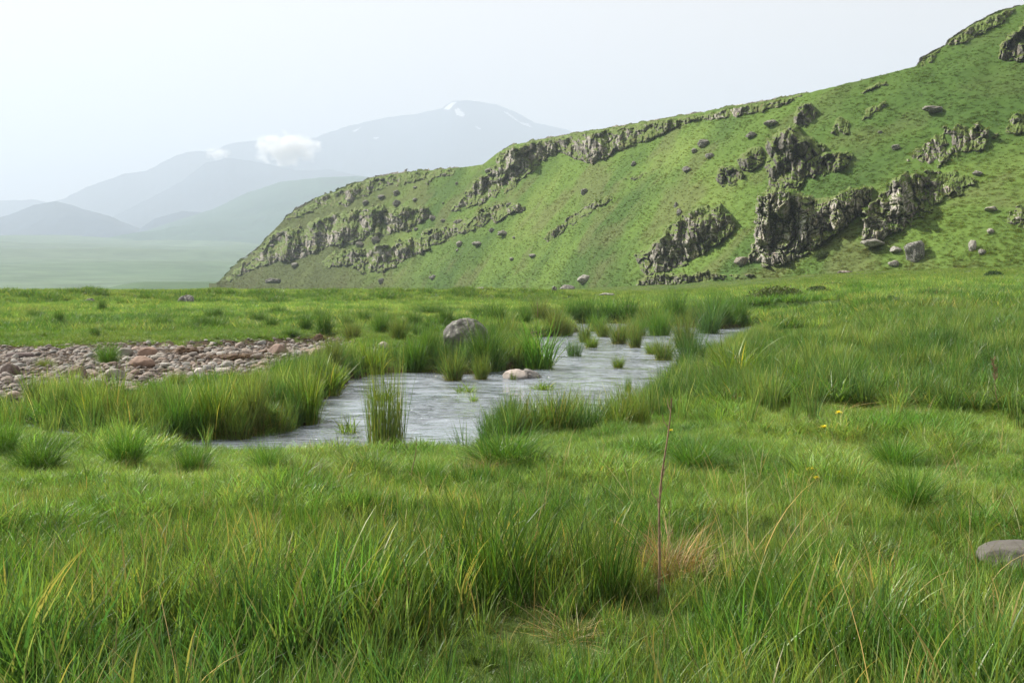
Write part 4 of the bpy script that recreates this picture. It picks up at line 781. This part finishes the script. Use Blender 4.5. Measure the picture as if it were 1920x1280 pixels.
def stalk(name, px, py, hpx, label, lean=(0, 0), r0=.0055, nodes=True, twigs=0, head=False, cat='dead stem', seed=0):
    g = np.random.default_rng(seed); p = hit(px, py); H = width_at(p, hpx); t = np.linspace(0, 1, 26)
    wob = np.stack([lean[0] * H * t + .012 * H * np.sin(t * 7 + seed), lean[1] * H * t + .008 * H * np.sin(t * 5), H * t], 1); rad = r0 * (1 - .62 * t)
    if nodes:
        for q in (.25, .42, .55, .63, .74, .86): rad = rad + r0 * .55 * np.exp(-((t - q) / .012) ** 2)
    root = bpy.data.objects.new(name, None); C.objects.link(root); root.location = p; tag(root, label, cat)
    v, f = tube(wob, rad, 7); link('stem', make_mesh('stem', v, f, M_STEM), parent=root)
    for k in range(twigs):
        q = g.uniform(.3, .97); b = np.array([np.interp(q, t, wob[:, i]) for i in range(3)]); a = g.uniform(0, 6.28); l = H * g.uniform(.03, .07)
        pts = [b, b + np.array([math.cos(a) * .5, math.sin(a) * .5, .6]) * l, b + np.array([math.cos(a) * .7, math.sin(a) * .7, 1.3]) * l]; v, f = tube(pts, [r0 * .4, r0 * .3, r0 * .12], 5); link('twig', make_mesh('twig', v, f, M_STEM), parent=root)
    if head:
        vs, fs, o = [], [], 0
        for k in range(46):
            q = g.uniform(.62, 1); b = np.array([np.interp(q, t, wob[:, i]) for i in range(3)]); a = g.uniform(0, 6.28); l = H * g.uniform(.03, .10); pts = [b, b + np.array([math.cos(a) * .6, math.sin(a) * .6, .9]) * l]
            pv_, pf = tube(pts, [.003, .004], 5); vs.append(pv_); fs.append(pf + o); o += len(pv_)
        link('seed_head', make_mesh('seed_head', np.concatenate(vs), np.concatenate(fs), M_HUSK), parent=root)
    return root
stalk('dead_stem', 1229, 1128, 385, 'tall bare brown stem standing upright in the foreground grass', (.058, .0), .0076, True, 9, seed=1)
stalk('dead_stem', 1874, 776, 92, 'thin brown dock stalk with a feathery head in the right meadow', (-.16, 0), .005, False, 3, True, cat='dead stem', seed=2)
stalk('dead_stem', 770, 908, 88, 'thin leaning grey stem on the lawn below the lone reeds', (.14, 0), .005, False, 2, seed=3)
stalk('dead_stem', 1007, 612, 46, 'bare twiggy brown stem by the far stream', (.02, 0), .02, False, 6, seed=4)
def dandelion(px, py, label, size=.03, stem=.12):
    p = hit(px, py); p = p + Vector((0, 0, -.02)); g = np.random.default_rng(int(px)); root = bpy.data.objects.new('dandelion', None); C.objects.link(root); root.location = p; tag(root, label, 'flower')
    v, f = tube([(0, 0, -.06), (.004, 0, stem * .5), (.0, -.004, stem)], [.003, .0025, .0025], 6); link('stalk', make_mesh('stalk', v, f, M_GSTALK), parent=root)
    vs, fs, o = [], [], 0
    for k in range(70):
        a = g.uniform(0, 6.28); up_ = g.uniform(.05, 1.2); l = size * g.uniform(.6, 1) ; d = np.array([math.cos(a) * math.cos(up_), math.sin(a) * math.cos(up_), math.sin(up_) * .7]); s_ = np.array([-math.sin(a), math.cos(a), 0]) * .0045; c0 = np.array([0, -.004, stem])
        vs += [c0 - s_ * .4, c0 + s_ * .4, c0 + d * l + s_, c0 + d * l - s_]; fs.append([o, o + 1, o + 2, o + 3]); o += 4
    link('petals', make_mesh('petals', vs, fs, M_PETAL, False), parent=root)
    vs, f = tube([(0, -.004, stem - .014), (0, -.004, stem - .004), (0, -.004, stem + .004)], [.004, .008, .009], 7); link('bud_base', make_mesh('bud_base', vs, f, M_GSTALK), parent=root); return root
dandelion(1520, 905, 'yellow dandelion on the lawn with a smaller one beside it', .045, .13); dandelion(1531, 914, 'smaller half-open dandelion behind the yellow one on the lawn', .028, .10)
dandelion(1544, 822, 'yellow dandelion farther back on the lawn above the pair', .056, .14); dandelion(1572, 794, 'farthest dandelion, at the edge of the sedge on the right bank', .052, .15); dandelion(1257, 828, 'small yellow flower beside the top of the tall bare stem', .036, .14)
# dead straw heap round the foot of the tall stem, and a dry mat under the wide tussock
def straw(px, py, w, h, label, tint, n=200, seed=0, flat=1.1):
    p = hit(px, py); W_ = width_at(p, w); H_ = width_at(p, h)
    me = blade_mesh('straw_tuft', [blades(n, .5, 1., .010, flat, .7, seed, 6, .35, 0, power=.7), blades(n // 3, .4, .8, .008, .4, 1.2, seed + 1, 6, .3, 0)], M_STRAW)
    return tag(link('straw_tuft', me, p, (0, 0, 0), (W_ * .55, W_ * .55, H_)), label, 'dry grass', tint=tint)
straw(1255, 1082, 200, 105, 'heap of reddish brown dead grass around the foot of the tall stem', (.33, .25, .16), 620, 1)
straw(900, 885, 120, 30, 'mat of bleached brown straw at the left foot of the wide tussock', (.27, .19, .11), 300, 2); straw(1075, 1195, 190, 60, 'bent pale dead stems over the dark foreground hollow', (.36, .29, .17), 110, 3)
straw(1590, 766, 220, 26, 'patch of bleached straw in the grass behind the dandelions', (.30, .28, .14), 200, 4); straw(1676, 545, 40, 14, 'pale dry tuft on the meadow below the slope', (.46, .36, .24), 240, 5); straw(1754, 562, 90, 18, 'brown withered patch of plants on the right meadow', (.17, .12, .07), 400, 6)
# low dark bushes at the foot of the hill
def bush(px, py, w, h, label, seed, tint):
    p = hit(px, py); W_ = width_at(p, w); H_ = width_at(p, h); g = np.random.default_rng(seed); n = 3200; u = g.normal(size=(n, 3)); u /= np.linalg.norm(u, axis=1)[:, None]; u[:, 2] = np.abs(u[:, 2])
    r_ = g.uniform(.3, 1, n) ** .5 * (1 + .45 * fbm(u * 2.2 + seed, 3)); c = u * r_[:, None] * np.array([W_ / 2, W_ / 3, H_]); s_ = .035 * W_ ** .5 * g.uniform(.6, 1.4, n)
    a = g.normal(size=(n, 3)); a /= np.linalg.norm(a, axis=1)[:, None]; b = np.cross(a, g.normal(size=(n, 3))); b /= np.linalg.norm(b, axis=1)[:, None]; a *= s_[:, None]; b *= s_[:, None] * .6
    v = np.stack([c - a, c - b, c + a, c + b], 1).reshape(-1, 3); br = np.repeat(g.uniform(.6, 1.4, n), 4)[:, None] * np.ones((1, 3))
    root = bpy.data.objects.new('low_bush', None); C.objects.link(root); root.location = p + Vector((0, W_ / 4, 0)); tag(root, label, 'bush')
    o = link('foliage', make_mesh('foliage', v, np.arange(4 * n).reshape(-1, 4), M_BUSH, False, {'bv': br}), parent=root); o['tint'] = [float(q) for q in tint]
    vv, ff = tubes([([(0, 0, -.1), tuple(u[k] * np.array([W_ / 4, W_ / 6, H_ * .5])), tuple(u[k] * np.array([W_ / 2.3, W_ / 3.4, H_ * .9]))], [.03, .018, .006]) for k in range(26)]); link('branches', make_mesh('branches', vv, ff, M_STEM), parent=root); return root
bush(1470, 566, 130, 28, 'wide low olive bush where the meadow meets the hill foot', 1, (.085, .115, .03)); bush(1540, 553, 60, 16, 'small dark bush just behind the wide olive bush', 2, (.06, .09, .025)); bush(1580, 540, 90, 10, 'flat dark strip of shrub below the tallest crag', 3, (.06, .085, .026))
bush(1868, 522, 36, 14, 'dark green bush near the photo edge on the upper meadow', 4, (.045, .09, .02)); bush(1675, 580, 34, 24, 'single dark leafy bush standing in the right meadow', 5, (.05, .10, .025)); bush(1548, 488, 40, 14, 'dark shrub at the right foot of the tallest crag', 6, (.06, .09, .025))
# peeled sods of turf lying on the gravel bar, driftwood by the far stream
def sod(px, py, w, h, label, seed):
    p = hit(px, py); W_ = width_at(p, w); H_ = width_at(p, h); root = bpy.data.objects.new('turf_sod', None); C.objects.link(root); root.location = p; tag(root, label, 'sod')
    link('soil', rock_mesh('soil', seed, M_SOIL, (W_ / 3.2, W_ / 4, H_ * .5), 4, .7, 2), (0, .1, H_ * .2), parent=root)
    o = link('dead_grass', blade_mesh('dead_grass', [blades(170, .5, 1., .02, 1.1, 1.0, seed, 5, .35, 0, power=.8)], M_STRAW), (0, .1, H_ * .35), (0, 0, 0), (W_ * .9, W_ * .6, H_ * .5), root); o['tint'] = [.13, .085, .05]; return root
sod(350, 664, 60, 18, 'dark brown sod of turf on the rim of the gravel bar', 301); sod(428, 676, 74, 18, 'brown peeled turf lying across the gravel bar before the grass edge', 302); sod(470, 672, 50, 12, 'thin dark edge of turf beside the peeled turf', 303); sod(597, 640, 32, 18, 'reddish brown clump of dead stalks above the end of the gravel bar', 304)
def driftwood(px, py, w, label, seed):
    p = hit(px, py); W_ = width_at(p, w); g = np.random.default_rng(seed); L_ = []
    for k in range(9):
        a = g.uniform(-.5, .5) + (math.pi if g.random() < .5 else 0); l = W_ * g.uniform(.25, .55); b = np.array([g.uniform(-.15, .15) * W_, g.uniform(-.1, .1) * W_, .06]); d = np.array([math.cos(a), math.sin(a), g.uniform(.05, .5)])
        L_.append(([b, b + d * l * .5 + g.normal(0, .05, 3) * W_, b + d * l + g.normal(0, .06, 3) * W_], [.05, .035, .012]))
    v, f = tubes(L_); return tag(link('driftwood', make_mesh('driftwood', v, f, M_WOOD), p), label, 'driftwood')
driftwood(985, 634, 60, 'tangle of dark driftwood and roots on the far bank of the stream', 5)

# ------------------------------------------------------------------ small clouds hanging against the mountain
def cloud(px, py, w, h, dist, label, seed, dens):
    x, y, z = [float(q) for q in ray(px, py)]; k = dist / math.hypot(x, y); p = Vector((x * k, y * k, CAM_Z + z * k)); W_ = w * dist / F; H_ = h * dist / F
    me = rock_mesh('cloud', seed, None, (W_ / 2, W_ / 3, H_ / 2), 5, .55, 0)
    m = bpy.data.materials.new('cloud_vapour'); m.use_nodes = True; t = m.node_tree; t.nodes.remove(t.nodes['Principled BSDF']); tcn = t.nodes.new("ShaderNodeTexCoord"); nz = t.nodes.new("ShaderNodeTexNoise"); nz.inputs['Scale'].default_value = 7 / W_; nz.inputs['Detail'].default_value = 4
    mp_ = t.nodes.new("ShaderNodeMapping"); mp_.inputs['Scale'].default_value = (2 / W_, 3 / W_, 2 / H_); ln = t.nodes.new("ShaderNodeVectorMath"); ln.operation = 'LENGTH'
    t.links.new(tcn.outputs['Object'], mp_.inputs[0]); t.links.new(mp_.outputs[0], ln.inputs[0]); t.links.new(tcn.outputs['Object'], nz.inputs['Vector'])
    ad = t.nodes.new("ShaderNodeMath"); ad.operation = 'MULTIPLY_ADD'; t.links.new(nz.outputs['Fac'], ad.inputs[0]); ad.inputs[1].default_value = 2.6; ad.inputs[2].default_value = -.45
    sb = t.nodes.new("ShaderNodeMath"); sb.operation = 'SUBTRACT'; t.links.new(ad.outputs[0], sb.inputs[0]); t.links.new(ln.outputs['Value'], sb.inputs[1])
    mr = t.nodes.new("ShaderNodeMapRange"); t.links.new(sb.outputs[0], mr.inputs[0]); mr.inputs[1].default_value = 0; mr.inputs[2].default_value = .45; mr.inputs[3].default_value = 0; mr.inputs[4].default_value = dens
    pv_ = t.nodes.new("ShaderNodeVolumePrincipled"); pv_.inputs['Color'].default_value = (1, 1, 1, 1); t.links.new(mr.outputs[0], pv_.inputs['Density']); pv_.inputs['Anisotropy'].default_value = .2; t.links.new(pv_.outputs[0], t.nodes['Material Output'].inputs['Volume'])
    me.materials.clear(); me.materials.append(m); return tag(link('cloud', me, p), label, 'cloud')
cloud(536, 279, 128, 62, 4700, 'small bright white puffy cloud hanging in front of the mountain ridge', 71, .028)
cloud(408, 288, 50, 24, 4800, 'faint wisp of cloud left of the puffy cloud', 72, .02)
